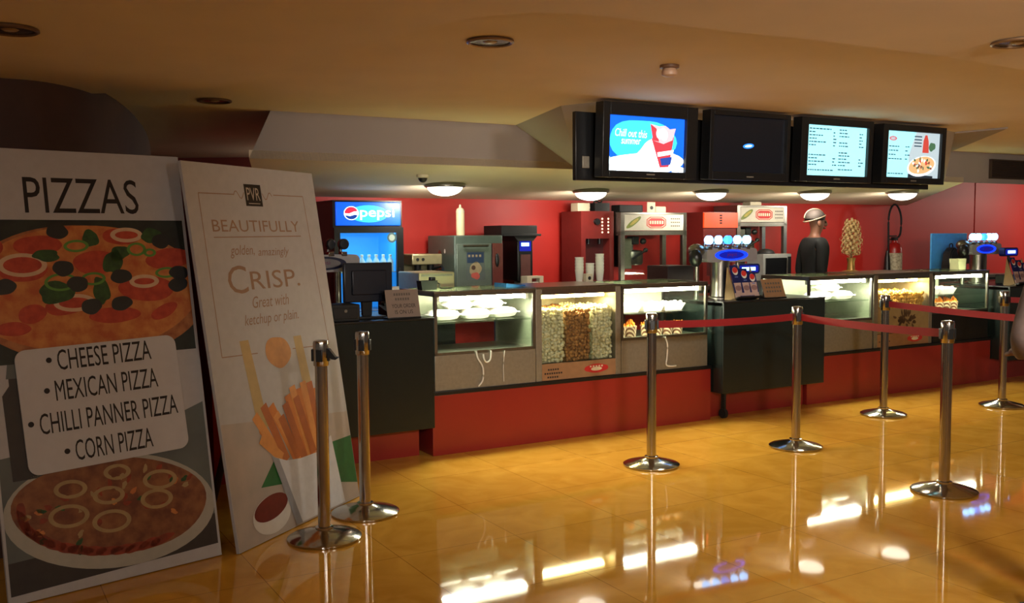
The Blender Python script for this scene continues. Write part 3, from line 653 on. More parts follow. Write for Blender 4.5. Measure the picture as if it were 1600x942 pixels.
# ------------------------------------------------------------------ drinks dispensers (tap towers)
def tower(u, v, z0, lb, lit=True, W=.56, nd=5, grp='drinks tap towers'):
    t = cthing('drinks_tower', lb, 'drinks dispenser', u, v, z0, grp); hz = 1.275-z0
    g = G(); g.lathe([(.10, 0), (.10, .012), (.082, .02), (.078, hz*.5), (.085, hz+.01)], (.20, 0, 0), 24); g.build('trunk', STEEL, t)
    g = G(); g.cyl((-.05, .0, 0), .02, 0, hz+.05, 12); g.build('side_post', STEEL, t)
    g = G(); g.cyl((W-.13, .03, 0), .018, 0, hz+.01, 12); g.build('side_post', STEEL, t)
    g = G(); g.prism(rrect(0, W, hz, hz+.115, .035), -.07, .07, 'xz'); g.build('head', mat('satin_grey', (168, 164, 166), .35, .3, noise=.04), t)
    g = G(); g.ell((-.055, 0, hz+.10), .075, .065, .055, 0); g.build('end_cover', STEEL, t)
    g = G(); g.ell((-.09, -.03, hz+.04), .055, .06, .075, 0); g.build('end_knob', BLKP, t)
    g = G(); g.blob(W*.48, hz+.058, W*.33, .046, 0, 1, y0=-.071); g.blob(W*.48, hz+.058, W*.25, .032, 1, 2, y0=-.071)
    g.text('pepsi', W*.40, W*.58, hz+.040, hz+.078, 2, 3, y0=-.071); g.build('oval_badge', [BLUEL if lit else mat('unlit_oval', (20, 26, 60), .3, noise=.05), BLUED if lit else mat('unlit_oval_inner', (120, 116, 120), .4, noise=.05), mat('badge_red', (120, 40, 90), .4, noise=.05)], t)
    for k in range(nd):
        x = .03+k*(W-.14)/(nd-1)
        g = G(); g.cyl((x, 0, hz+.11), .012, 0, .05, 10); g.box(x-.02, x+.02, -.08, -.03, hz+.105, hz+.135, bev=.004); tp = g.build('tap', CHROME, t)
        g = G(); g.lathe([(0, -.034), (.028, -.032), (.035, -.024), (.035, .010), (.028, .02), (0, .021)], (x, -.05, hz+.185), 22, 0, 'y', sx=.85 if k % 2 else 1, sy=1.05); g.build('disc', (CYAN if k != 2 else CYANB) if lit else mat('unlit_disc', (40, 44, 52), .2, noise=.05), tp)
    return t
tower(1.08, .22, .967, 'drinks tap tower with a blue oval badge and lit discs on the middle cash counter')
tower(4.86, .42, .967, 'drinks tap tower with a blue oval badge and lit discs at the far right', W=.50)
tower(-2.42, .30, .967, 'unlit drinks tap tower behind the fries board, on the left cash counter', lit=False, W=.50)
# ------------------------------------------------------------------ left cash counter equipment
t = cthing('pos_terminal', 'dark till screen facing the staff on the left cash counter', 'till', -1.93, .05, .967)
g = G(); g.box(-.17, .17, 0, .035, .11, .37, bev=.008); g.box(-.12, .12, -.02, 0, .16, .32, bev=.006); g.build('monitor', mat('till_dark_blue', (8, 14, 34), .35, noise=.1), t)
g = G(); g.prism([(-.03, .0), (.03, 0), (.04, .2), (-.04, .2)], .03, .06, 'xz'); g.box(-.1, .1, -.06, .14, 0, .02, bev=.006); g.build('stand', BLKP, t)
t = cthing('till_drawer', 'black cash drawer box at the front of the left cash counter', 'cash drawer', -2.25, -.10, .967)
g = G(); g.box(0, .20, 0, .2, 0, .11, bev=.008); g.build('body', BLKM, t)
g = G(); g.box(.02, .18, -.008, 0, .02, .09, bev=.003); d = g.build('drawer', BLKP, t); g = G(); g.cyl((.1, -.012, .07), .01, 0, .006, 10, 0, 'y'); g.build('lock', STEEL, d)
t = cthing('receipt_printer', 'black receipt printer behind the small grey sign', 'printer', -1.70, .30, .967)
g = G(); g.prism([(0, 0), (.16, 0), (.16, .10), (.12, .14), (0, .14)], 0, .15, 'yz'); g.build('body', BLKP, t)
g = G(); g.box(.02, .13, .08, .082, .14, .19); g.build('paper', PAPER, t)
t = cthing('handset', 'black desk phone between the till and the sign', 'telephone', -1.77, .12, .967)
g = G(); g.prism([(0, 0), (.16, 0), (.16, .07), (0, .03)], 0, .14, 'yz'); g.build('base', BLKM, t)
g = G(); g.tube(smoothline([(-.01, .06, .08), (.02, .07, .10), (.12, .08, .105), (.15, .08, .085)], 5), .016, 8); g.build('receiver', BLKP, t)
def tilt_sign(u, v, z, w, h, lb, paint, name='counter_sign', tilt=.25, rz=0.):
    t = cthing(name, lb, 'sign', u, v, z, None, rz)
    g = G(); g.box(0, w, 0, .10, 0, .012, bev=.003); g.box(.04, w-.04, .07, .08, .012, h*.6); g.build('foot', BLKP, t)
    g = G(); g.box(0, w, 0, .006, 0, h, 0); paint(g, w, h); o = g.build('card', [GREYSIGN, INK, TAN, GREYINK], t, (0, .012, .012), (-tilt, 0, 0)); return t
def paint1(g, w, h):
    for k, L in enumerate((.5, .44)):
        x = w/2-L*w/2
        while x < w/2+L*w/2: g.flat([(x, h*(.78-k*.17)), (x+w*.05, h*(.78-k*.17)), (x+w*.05, h*(.87-k*.17)), (x, h*(.87-k*.17))], 3, 1); x += w*.075
    g.text('YOUR ORDER', w*.16, w*.88, h*.34, h*.48, 1, 1); g.text('IS ON US', w*.24, w*.78, h*.12, h*.26, 1, 1)
tilt_sign(-1.86, -.11, .967, .235, .185, 'small grey sign reading YOUR ORDER IS ON US on the left cash counter', paint1)
# ------------------------------------------------------------------ things around the left showcase
t = cthing('espresso_machine', 'cluttered steel and black coffee machine between cooler and oven', 'coffee machine', -.98, 1.45, 1.0)
w = .28
g = G(); g.box(0, w, 0, .35, 0, .16, bev=.01); g.build('lower_body', BLKP, t)
g = G(); g.box(0, w, .02, .35, .27, .36, bev=.01); g.box(0, w, .22, .35, .16, .27); g.build('head', mat('coffee_cream_steel', (176, 168, 130), .3, .5, noise=.05), t)
g = G(); g.cyl((.08, .09, .22), .03, 0, .05, 14); g.tube([(.08, .09, .225), (.08, -.06, .215)], .012, 8); g.build('group_handle', BLKM, t)
g = G(); g.cyl((.20, .09, .22), .03, 0, .05, 14); g.tube([(.20, .09, .225), (.24, -.05, .26)], .012, 8); g.build('group_handle', BLKM, t)
for x in (.05, .10): 
    g = G(); g.cyl((x, .015, .315), .013, 0, .012, 12, 0, 'y'); g.build('knob', BLKM, t)
t = cthing('food_warmer', 'low cream steel warmer box behind the left display case', 'food warmer', -1.27, .70, 0)
g = G(); g.box(0, .30, 0, .40, 1.0, 1.235, bev=.01); g.build('housing', mat('cream_steel', (186, 178, 140), .4, .3, noise=.05), t)
g = G(); g.box(.02, .28, -.004, 0, 1.205, 1.22); g.build('trim_strip', STEEL, t)
g = G(); g.box(0, .30, 0, .4, 0, 1.0); g.build('pedestal', BLACK, t)
t = cthing('card_reader', 'black tray and card reader on top of the left display case', 'card reader', -1.45, .25, 1.13)
g = G(); g.prism([(-.01, .065), (0, 0), (.11, 0), (.12, .065)], 0, .08, 'xz'); g.build('tray', BLKM, t)
g = G(); g.box(.075, .115, .02, .06, .05, .09, bev=.006); g.build('reader', BLKP, t)
g = G(); g.tube(smoothline([(.11, .03, .05), (.14, .02, .04), (.15, .02, .008), (.20, .0, .007), (.24, .02, .007)], 5), .005, 6); g.build('cord', BLKP, t)
t = cthing('blue_cloth', 'folded blue cloth on top of the left display case at its right end', 'cloth', -.80, .2, 1.13)
g = G(); g.prism([(0, .0), (.17, 0), (.16, .014), (.09, .018), (.0, .03)], 0, .18, 'xz'); g.build('folded_sheet', mat('blue_cloth', (36, 100, 168), .8, noise=.15, scale=60), t)
# oven
t = cthing('turbo_oven', 'grey countertop oven with a picture sticker on its door', 'oven', -.64, 1.34, 1.0)
w, h = .47, .515
OV = mat('oven_green_grey', (96, 112, 104), .35, .35, noise=.06)
g = G(); g.box(0, w, .02, .55, .02, h, bev=.012); g.build('housing', OV, t)
for x in (.04, w-.04):
    for y in (.06, .5): g = G(); g.cyl((x, y, 0), .02, 0, .022, 10); g.build('foot', BLKP, t)
g = G(); g.box(.01, .345, 0, .02, .05, h-.07, bev=.006); d = g.build('door', mat('oven_door', (118, 134, 124), .3, .4, noise=.05), t)
g = G(); g.tube([(.06, -.03, h-.09), (.30, -.03, h-.09)], .009, 8); g.tube([(.08, -.03, h-.09), (.08, 0, h-.09)], .006, 6); g.tube([(.28, -.03, h-.09), (.28, 0, h-.09)], .006, 6); g.build('handle', STEEL, d)
g = G(); g.flat(rrect(.10, .28, .13, .38, .012), 0, 1); g.flat([(.11, .28), (.27, .28), (.27, .37), (.11, .37)], 1, 2); g.blob(.19, .23, .055, .06, 2, 2, 0, .15); g.blob(.19, .17, .04, .03, 3, 3, 0, .2); g.blob(.17, .24, .02, .02, 4, 3)
for q in range(4): g.flat([(.12+q*.035, .33), (.14+q*.035, .33), (.14+q*.035, .35), (.12+q*.035, .35)], 2, 3)
g.build('picture_sticker', [mat('sticker_dull', (92, 104, 100), .5, noise=.05), mat('sticker_blue', (38, 60, 92), .5, noise=.05), mat('sticker_cream', (170, 154, 120), .5, noise=.1), mat('sticker_pink', (190, 90, 80), .5, noise=.1), mat('sticker_brown', (90, 64, 50), .5, noise=.1)], d)
g = G(); g.box(.36, w-.01, .0, .02, .05, h-.07, bev=.004); g.ell((.40, -.004, .30), .02, .012, .06, 1); g.build('control_panel', [mat('oven_red_panel', (110, 52, 46), .4, noise=.05), BLKP], t)
g = G(); g.blob(0, 0, .001, .001, 0, 1)
g.bm.free()
g = G()
for y0, z0, ry, rz_, m_ in ((.30, .30, .045, .09, 0), (.24, .20, .03, .05, 1), (.36, .16, .03, .07, 0), (.20, .38, .015, .02, 2)):
    g.face([(-.002, y0+ry*math.cos(a), z0+rz_*math.sin(a)) for a in [2*PI*i/16 for i in range(16)]], m_)
g.build('side_sticker', [mat('sticker_rust', (130, 62, 44), .5, noise=.2), mat('sticker_blue2', (60, 80, 100), .5, noise=.1), WHITE], t)
t = cthing('squeeze_bottle', 'cream squeeze bottle standing on the grey oven', 'bottle', -.55, 1.42, 1.515)
g = G(); g.lathe([(.034, 0), (.036, .01), (.036, .15), (.036, .19)], seg=20); g.build('bottle_body', mat('squeeze_cream', (226, 208, 170), .5, noise=.04), t)
g = G(); g.lathe([(.037, .19), (.037, .205), (.03, .225), (.012, .236), (.008, .26), (.004, .262)], seg=20); g.build('nozzle_cap', CREAM, t)
# coffee dispenser with a wide hopper
t = cthing('coffee_dispenser', 'slim black dispenser with a wide top hopper and blue display', 'coffee machine', .06, 1.5, 1.0)
g = G(); g.box(0, .16, 0, .28, .10, .48, bev=.008); g.build('column', BLKP, t)
g = G(); g.prism([(0, .46), (.16, .46), (.20, .505), (-.04, .505)], -.01, .29, 'xz'); g.box(-.18, .19, -.03, .30, .505, .60, bev=.006); g.box(-.16, .23, -.035, .30, .505, .525, bev=.004); g.build('hopper', BLKM, t)
g = G(); g.box(-.01, .17, -.10, .28, 0, .05, bev=.006); g.box(.0, .16, .06, .28, .05, .11); g.build('drip_tray', STEEL, t)
g = G(); g.flat([(.02, .37), (.14, .37), (.14, .46), (.02, .46)], 0, 1); g.flat([(.04, .415), (.12, .415), (.12, .445), (.04, .445)], 1, 2); g.build('display', [BLUED, CYAN], t)
g = G(); g.box(.03, .13, -.006, 0, .14, .34, 0); g.build('maroon_panel', mat('brown_panel', (96, 58, 54), .4, noise=.1), t)
g = G(); g.cyl((.08, -.02, .07), .022, 0, .03, 14, 0, 'y'); g.build('knob', STEEL, t)
# napkin holder with bright strip
t = cthing('napkin_holder', 'small cream napkin dispenser at the foot of the red wall', 'napkin holder', .07, 1.35, 1.0)
g = G(); g.box(0, .05, 0, .12, 0, .14, bev=.006); g.box(.13, .17, 0, .12, 0, .14, bev=.006); g.box(0, .17, .0, .12, .13, .15, bev=.004); g.box(.05, .13, .06, .11, 0, .13, 1); g.build('frame', [CREAM, MAROON], t)
g = G(); g.box(.06, .12, .01, .05, .002, .10); g.build('napkins', PAPER, t)
# stacks of paper cups
CUPG = G(); CUPG.lathe([(.026, 0), (.027, .003), (.038, .105), (.040, .107), (.0395, .110), (.036, .107), (.025, .006), (0, .005)], seg=18); cup0 = None
def cups(u, v, z, n, where):
    global cup0
    for k in range(n):
        lb = ('top paper cup of the ' if k == n-1 else ('bottom paper cup of the ' if k == 0 else 'paper cup nested inside the '))+where
        if cup0 is None: cup0 = CUPG.build('paper_cup', PAPER); o = cup0
        else: o = cup0.copy(); COL.objects.link(o)
        o.location = P(u, v, z+k*.027); o.rotation_euler = (0, 0, TH); tag(o, lb, 'paper cup', 'paper cups nested in the '+where)
t = cthing('cup_shelf', 'narrow steel shelf behind the popcorn bin where the paper cups stand', 'shelf', -.05, .92, 0)
g = G(); g.box(0, .95, 0, .22, 1.075, 1.10, bev=.003); g.build('top', STEEL, t)
for x in (.03, .92):
    g = G(); g.box(x-.015, x+.015, .09, .13, 0, 1.075); g.build('leg', STEEL, t)
cups(.385, 1.0, 1.10, 5, 'left cup stack behind the popcorn bin'); cups(.60, 1.0, 1.10, 6, 'right cup stack behind the popcorn bin')
cups(.51, 1.02, 1.10, 3, 'short cup stack between two taller ones')
t = cthing('lid_box', 'small cream lid box in front of the left cup stack', 'box', .42, .945, 1.10)
g = G(); g.box(0, .07, 0, .05, 0, .075, bev=.004); g.build('box', CREAM, t); g = G(); g.blob(.035, .038, .016, .016, 0, 1); g.build('round_mark', INK, t)
# ------------------------------------------------------------------ vending coffee machines and popcorn machines
def vending(u, v, lb, top_red):
    t = cthing('vending_machine', lb, 'vending machine', u, v, 1.0, 'maroon machines beside the popcorn machines'); w, h = (.445 if top_red else .375), .735
    g = G(); g.box(0, .05, 0, .34, 0, h); g.box(w-.05, w, 0, .34, 0, h); g.box(.05, w-.05, .12, .34, 0, h); g.box(.05, w-.05, 0, .12, h-.26, h); g.box(.05, w-.05, 0, .12, 0, .08); g.build('cabinet', MAROON, t)
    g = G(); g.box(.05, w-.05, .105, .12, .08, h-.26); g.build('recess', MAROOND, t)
    if top_red:
        g = G(); g.box(-.005, w+.005, -.02, 0, h-.16, h-.005); g.build('lit_sign', mat('lit_orange_sign', (240, 80, 36), .4, emit=.55, ecol=(240, 70, 30), noise=.15, scale=6), t)
        g = G()
        for k in range(4): g.flat([(.20, h-.12+k*.026), (.235, h-.12+k*.026), (.235, h-.105+k*.026), (.20, h-.105+k*.026)], 0, 1, y0=-.0205)
        g.build('sign_marks', INK, t)
    else:
        g = G()
        for c in (.24, .31):
            for k in range(5): g.lathe([(0, -.003), (.009, -.003), (.009, 0)], (c, 0, h-.20+k*.032), 10, 0, 'y')
        g.build('button_lamps', mat('lit_buttons', (255, 220, 190), .4, emit=1.5, noise=.01), t)
        g = G(); g.cyl((.17, -.03, h-.10), .03, 0, .04, 16, 0, 'y'); g.build('lens', BLKP, t)
    for x in (.12, .25):
        g = G(); g.cyl((x, .06, h-.31), .014, 0, .05, 10); g.build('spout', BLKP, t)
    return t
vending(.80, 1.58, 'maroon coffee vending machine left of the nearer popcorn machine', False)
vending(2.31, 1.60, 'maroon vending machine with a lit orange top, left of the further popcorn machine', True)
def popmachine(u, v, lb, w, zt):
    t = cthing('popcorn_machine', lb, 'popcorn machine', u, v, 1.0, 'popcorn machines with printed headers'); h = zt-1.0; D = .36
    g = G()
    for x in (0, w-.05):
        g.box(x, x+.05, 0, .04, 0, h, bev=.004); g.box(x, x+.05, D-.04, D, 0, h)
    g.box(0, w, 0, D, 0, .05, bev=.004); g.box(0, w, 0, D, h-.21, h-.17); g.box(0, w, 0, D, h-.012, h+.01, bev=.004); g.box(0, .05, .04, D-.04, h-.2, h); g.box(w-.05, w, .04, D-.04, h-.2, h)
    g.build('frame', STEEL, t)
    HC = mat('header_cream', (196, 190, 172), .4, noise=.04)
    g = G(); g.box(.05, w-.05, .0, .02, h-.165, h-.012, 0)
    X, Z = w*.53, h-.088; pts = [(X-.12, Z-.03), (X-.12, Z+.03), (X-.075, Z+.055), (X+.075, Z+.055), (X+.12, Z+.03), (X+.12, Z-.03), (X+.075, Z-.055), (X-.075, Z-.055)]
    g.flat(pts, 1, 1); g.flat([(X+(x-X)*.9, Z+(z-Z)*.86) for x, z in pts], 3, 2); g.flat([(X+(x-X)*.84, Z+(z-Z)*.76) for x, z in pts], 1, 3)
    for q in range(6): g.flat([(X-.085+q*.03, Z-.015), (X-.065+q*.03, Z-.015), (X-.065+q*.03, Z+.016), (X-.085+q*.03, Z+.016)], 3, 4)
    g.blob(w*.19, Z, .10, .026, 2, 1, .55, .05); g.blob(w*.20, Z+.006, .06, .014, 4, 2, .55, .05)
    for k in range(3): 
        for q in range(5): g.flat([(w*.75+q*.024, Z+.03-k*.035), (w*.75+q*.024+.018, Z+.03-k*.035), (w*.75+q*.024+.018, Z+.042-k*.035), (w*.75+q*.024, Z+.042-k*.035)], 5, 1)
    g.build('printed_header', [HC, REDINK, mat('corn_leaf_green', (110, 124, 44), .5, noise=.1), CREAM, mat('corn_yellow', (176, 160, 60), .5, noise=.1), GREYINK], t)
    g = G(); g.box(.05, w-.05, .012, .016, .05, h-.21); g.build('front_glass', GLASS, t)
    g = G(); g.box(.07, .09, .06, .34, .20, h-.21); g.box(.09, .20, .09, .11, .18, h-.24, 0, bev=.003); g.build('kettle_bracket', STEEL, t)
    g = G(); g.lathe([(.10, 0), (.115, .02), (.115, .13), (.105, .14), (.02, .15), (.02, .20)], (.26, .18, h-.50), 22); g.build('kettle', STEEL, t)
    g = G(); g.tube([(.20, .08, h-.44), (.33, -.02+.06, h-.36)], .010, 8); g.ell((.34, .055, h-.355), .026, .022, .022); g.box(.22, .30, .10, .2, h-.30, h-.22, bev=.01); g.ell((.36, .12, h-.27), .035, .03, .03); g.build('handles', BLKP, t)
    return t
popmachine(1.19, 1.49, 'popcorn machine with a printed header, directly right of the cup stacks', .81, 1.715)
popmachine(2.77, 1.60, 'popcorn machine with a printed header, behind the tent menu of drink cups', .72, 1.80)
# things on top of the machines
def obox(u, v, z, w, d, h, m, lb, cat='box', name='carton', rz=0.):
    t = cthing(name, lb, cat, u, v, z, None, rz); g = G(); g.box(0, w, 0, d, 0, h, bev=.004); g.build('body', m, t)
    g = G(); g.box(.004, w-.004, .004, d-.004, h, h+.004); g.build('lid', m, t); return t
obox(.83, 1.68, 1.735, .14, .12, .075, CREAM, 'cream carton on the left of the nearer maroon machine')
t = cthing('storage_tray', 'black tray of odds and ends on top of the nearer popcorn machine', 'tray', 1.0, 1.64, 1.735)
g = G(); g.box(0, .17, 0, .16, 0, .01); g.box(0, .17, 0, .01, .01, .08); g.box(0, .17, .15, .16, .01, .08); g.box(0, .01, .01, .15, .01, .08); g.box(.16, .17, .01, .15, .01, .08); g.build('tray_body', BLKP, t)
g = G(); g.tube(smoothline([(.02, .05, .08), (.06, .08, .10), (.10, .06, .085), (.15, .1, .1)], 5), .008, 6); g.build('coiled_cord', BLKM, t)
obox(1.26, 1.60, 1.729, .28, .14, .065, BLKM, 'flat black box on top of the nearer popcorn machine')
t = cthing('price_card', 'square white card with a dark spot on top of the nearer popcorn machine', 'card', 1.56, 1.56, 1.726)
g = G(); g.box(0, .10, 0, .004, 0, .10); g.blob(.055, .045, .02, .018, 1, 1); g.prism([(.004, .0), (.05, 0), (.006, .07)], .03, .07, 'yz'); g.build('folded_card', [CREAM, INK], t)
obox(1.68, 1.58, 1.726, .13, .12, .055, CREAM, 'low cream box right of the square white card')
obox(3.05, 1.70, 1.811, .16, .12, .035, CREAM, 'cream box on top of the further popcorn machine', name='carton')
obox(1.20, .80, 0, .30, .30, 1.225, mat('dark_brown_box', (48, 36, 34), .5, noise=.08), 'dark brown bin cabinet behind the middle tap tower', 'cabinet', 'bin_cabinet')

# ------------------------------------------------------------------ middle cash counter: tent menu, sign, pole display
def cupmenu(u, v, z, lb):
    t = cthing('tent_menu', lb, 'tent menu', u, v, z, 'tent menus showing drink cups')
    for x in (0, .248):
        g = G(); g.prism([(-.02, 0), (.11, 0), (.085, .27)], x, x+.012, 'yz'); g.build('side_panel', CARD, t)
    g = G(); g.box(0, .28, -.03, .13, 0, .012, 1)
    LX, LZ = .26, .28; o0 = -.0015
    g.box(.0, LX, .0, .006, 0, .05, 2)
    for k, (x, top) in enumerate(((.0, .285), (.09, .255), (.175, .225))):
        x1 = x+.088
        g.box(x, x1, 0, .006, .05, top, 0)
        g.flat([(x+.012, .05), (x1-.012, .05), (x1-.006, .135), (x+.006, .135)], 2, 1); g.flat([(x+.006, .135), (x1-.006, .135), (x1-.002, top-.01), (x+.002, top-.01)], 0, 1)
        g.blob(x+.046, top-.05, .03, .034, 4, 2); g.blob(x+.046, top-.042, .028, .024, 3, 3, .3); g.stroke((x+.03, top-.10), (x+.065, top-.10), .008, 5, 2)
        g.blob(x+.046, .09, .034, .022, 6, 2)
    for q in range(9): g.flat([(.05+q*.018, .016), (.063+q*.018, .016), (.063+q*.018, .026), (.05+q*.018, .026)], 0, 1)
    g.build('printed_front', [NAVY, BLKP, mat('menu_pale', (196, 168, 158), .5, noise=.05), mat('menu_red', (206, 52, 48), .5, noise=.05), WHITE, mat('menu_sky', (110, 130, 190), .5, noise=.05), mat('menu_mauve', (150, 116, 116), .5, noise=.06)], t, (0, -.03, .012), (-.30, 0, 0))
    return t
cupmenu(1.22, -.02, .967, 'blue tent menu picturing three drink cups on the middle cash counter')
cupmenu(4.96, -.05, .967, 'blue tent menu picturing three drink cups on the far right cash counter')
def paint2(g, w, h):
    g.flat([(0, 0), (w, 0), (w, h), (0, h)], 2, 1)
    for k in range(3):
        for q in range(6): g.flat([(w*.14+q*w*.125, h*(.70-k*.22)), (w*.22+q*w*.125, h*(.70-k*.22)), (w*.22+q*w*.125, h*(.80-k*.22)), (w*.14+q*w*.125, h*(.80-k*.22))], 3, 2)
tilt_sign(1.54, -.06, .967, .24, .16, 'small brown card sign beside the tent menu on the middle cash counter', paint2, tilt=.35)
t = cthing('customer_display', 'small till display glowing blue on a black pole, behind the brown sign', 'till display', 1.62, .32, .967)
g = G(); g.box(0, .26, 0, .16, 0, .13, bev=.012); g.build('printer_base', BLKP, t)
g = G(); g.cyl((.14, .08, .13), .014, 0, .08, 10); g.build('pole', BLKP, t)
g = G(); g.prism(rrect(0, .27, .19, .28, .03), .05, .11, 'xz', 0); g.flat(rrect(.02, .25, .205, .265, .015), 1, 1, y0=.049); g.flat([(.055, .22), (.215, .22), (.215, .25), (.055, .25)], 2, 2, y0=.049); g.build('head', [NAVY, BLUED, CYAN], t)
t = cthing('pos_display_stand', 'till display glowing blue at the far right edge on a black stand', 'till display', 5.12, .1, .967)
g = G(); g.box(0, .2, 0, .16, 0, .1, bev=.012); g.cyl((.1, .08, .1), .014, 0, .20, 10); g.build('base', BLKP, t)
g = G(); g.prism(rrect(-.02, .22, .29, .38, .03), .05, .11, 'xz', 0); g.flat(rrect(.0, .20, .305, .365, .015), 1, 1, y0=.049); g.flat([(.04, .32), (.17, .32), (.17, .35), (.04, .35)], 2, 2, y0=.049); g.build('head', [NAVY, BLUED, CYAN], t)
# microwave behind the worker
t = cthing('microwave', 'grey framed microwave oven with dark door, left of the worker', 'microwave', 2.90, 1.34, 1.0)
g = G(); g.box(0, .40, .01, .25, 0, .30, bev=.008); g.build('housing', mat('light_grey_plastic', (150, 152, 148), .4, noise=.04), t)
g = G(); g.box(.03, .33, .0, .012, .03, .26, bev=.004); d = g.build('door', BLKP, t); g = G(); g.cyl((.31, -.02, 0), .007, .05, .24, 8); g.build('handle', STEEL, d)
g = G(); g.box(.345, .39, .004, .012, .03, .27); g.build('keypad', BLKM, t)
t = cthing('dark_cap', 'dark cap lying on top of the grey microwave', 'cap', 3.04, 1.46, 1.30)
g = G(); g.ell((0, 0, 0), .10, .09, .055, 0, 18, 6, 0, PI/2); g.build('crown', BLKM, t); g = G(); g.prism([(-.13, -.05), (-.19, 0), (-.13, .05), (-.08, .06), (-.08, -.06)], 0, .006, 'xy'); g.build('peak', BLKM, t)
t = cthing('steel_worktable', 'steel worktable behind the right showcases carrying the gold ornament', 'table', 2.85, .65, 0)
g = G(); g.box(0, 1.0, 0, .18, 1.075, 1.11, bev=.004); g.build('top', STEEL, t)
for x in (.03, .97):
    for y in (.03, .15): g = G(); g.box(x-.015, x+.015, y-.015, y+.015, 0, 1.075); g.build('leg', STEEL, t)
# golden ornament
t = cthing('gold_ornament', 'tall golden ornament of curled foil leaves in a pot, in front of the worker', 'ornament', 3.50, .745, 1.11)
g = G(); g.lathe([(.09, 0), (.095, .012), (.085, .02), (.04, .03), (.034, .11), (.045, .15), (.04, .155), (0, .15)], seg=20); g.build('pot', GOLD, t)
g = G(); g.cyl((0, 0, 0), .008, .14, .50, 8); g.build('stem', mat('brown_stem', (90, 70, 44), .7, noise=.1), t)
g = G(); random.seed(11)
for k in range(110):
    a = k*2.399; zz = .17+.34*(k/110); R_ = .045+.075*math.sin(PI*min(1, .25+.7*k/110))*random.uniform(.75, 1.1); dx, dy = math.cos(a), math.sin(a); nx, ny = -dy, dx
    pts = []
    for i in range(9):
        q = i/8; ang = q*5.0; rr = .024*(1-q*.55)
        pts.append((dx*(R_*.75+rr*math.sin(ang)), dy*(R_*.75+rr*math.sin(ang)), zz+.02+rr*math.cos(ang)))
    vs = [[g.bm.verts.new((p[0]+nx*s_*.011, p[1]+ny*s_*.011, p[2])) for s_ in (-1, 1)] for p in pts]
    for p_, q_ in zip(vs, vs[1:]): g.bm.faces.new((p_[0], p_[1], q_[1], q_[0])).smooth = True
    g.tube([(0, 0, zz-.02), (dx*R_*.72, dy*R_*.72, zz+.03)], .003, 4)
o = g.build('foil_leaves', mat('gold_leaf', (240, 206, 150), .45, .1, noise=.1), t); o['kind'] = 'stuff'
# fire extinguisher
t = cthing('fire_extinguisher', 'fire extinguisher with a looped black hose against the red wall', 'fire extinguisher', 5.46, 1.78, 1.0)
g = G(); g.lathe([(.085, 0), (.09, .01), (.09, .32), (.07, .37), (.035, .395), (.03, .42)], seg=24); g.build('cylinder', mat('extinguisher_red', (150, 26, 24), .3, noise=.05), t)
g = G(); g.lathe([(.091, .05), (.0915, .05), (.0915, .27), (.091, .27)], seg=24); g.build('paper_label', mat('label_cream', (190, 180, 150), .6, c2=(140, 128, 104), scale=40), t)
g = G(); g.box(-.03, .03, -.03, .03, .42, .46, bev=.005); g.box(-.10, .03, -.012, .012, .465, .48, bev=.003); g.tube([(-.02, 0, .44), (-.10, 0, .43)], .008, 6); g.build('valve', BLKM, t)
g = G(); g.tube(smoothline([(.03, 0, .44), (.10, 0, .50), (.11, 0, .70), (.04, 0, .83), (-.05, 0, .83), (-.11, 0, .70), (-.11, 0, .45), (-.105, 0, .28)], 7), .012, 8); g.build('hose', BLKM, t)
g = G(); g.lathe([(.015, .30), (.03, .22), (.045, .02), (.038, .02)], (-.125, 0, 0), 16); g.build('horn', BLKP, t)
# added upright blue backing panel and the things before it, at the right
t = cthing('added_blue_backing_panel', 'added bright blue upright backing panel behind the far right tap tower', 'backing panel', 5.02, .95, 0)
g = G(); g.box(0, .62, 0, .02, 1.02, 1.50, bev=.004); g.build('sheet', mat('added_blue_sheet', (80, 168, 236), .35, noise=.05), t)
g = G(); g.box(0, .62, -.06, .10, .98, 1.02); g.box(.03, .07, 0, .04, 0, .98); g.box(.55, .59, 0, .04, 0, .98); g.build('stand', STEEL, t)  # legs and ledge of the added backing panel
t = cthing('black_bag', 'black rounded bag standing before the added blue backing panel', 'bag', 5.06, .80, 1.02)
g = G(); g.prism([(0, 0), (.20, 0), (.215, .07), (.19, .24), (.15, .30), (.09, .33), (.03, .27), (.0, .12)], -.05, .06, 'xz'); bmesh.ops.bevel(g.bm, geom=list(g.bm.edges), offset=.012, segments=2, affect='EDGES'); g.build('body', BLKM, t)
g = G(); g.tube(smoothline([(.06, 0, .31), (.07, 0, .36), (.11, 0, .36), (.12, 0, .31)], 5), .007, 6); g.build('strap', BLKP, t)
g = G(); g.flat([(.07, .02), (.15, .02), (.15, .07), (.07, .07)], 0, 1, y0=-.051); g.build('pale_tag', GREYSIGN, t)
t = cthing('tap_cover', 'dark curved lever cover beside the black bag at the added blue panel', 'cover', 5.30, .80, 1.02)
g = G(); g.prism([(0, .16), (.03, .25), (.10, .29), (.18, .26), (.26, .16), (.25, .14), (.18, .15), (.03, .14)], -.04, .05, 'xz'); g.build('cover', mat('dark_brown_plastic', (50, 32, 30), .4, noise=.05), t)
g = G(); g.cyl((.06, 0, 0), .012, 0, .15, 8); g.box(.0, .14, -.05, .05, 0, .01); g.build('post', BLKP, t)
t = cthing('paper_carton', 'open cream carton left of the far right tap tower trunk', 'carton', 4.56, .30, 1.13)
g = G(); a_ = [(.02, 0), (.12, 0)]
for p_ in ([(.02, 0), (.12, 0), (.14, .11), (0, .11)],): g.prism(p_, 0, .004, 'xz'); g.prism(p_, .096, .10, 'xz')
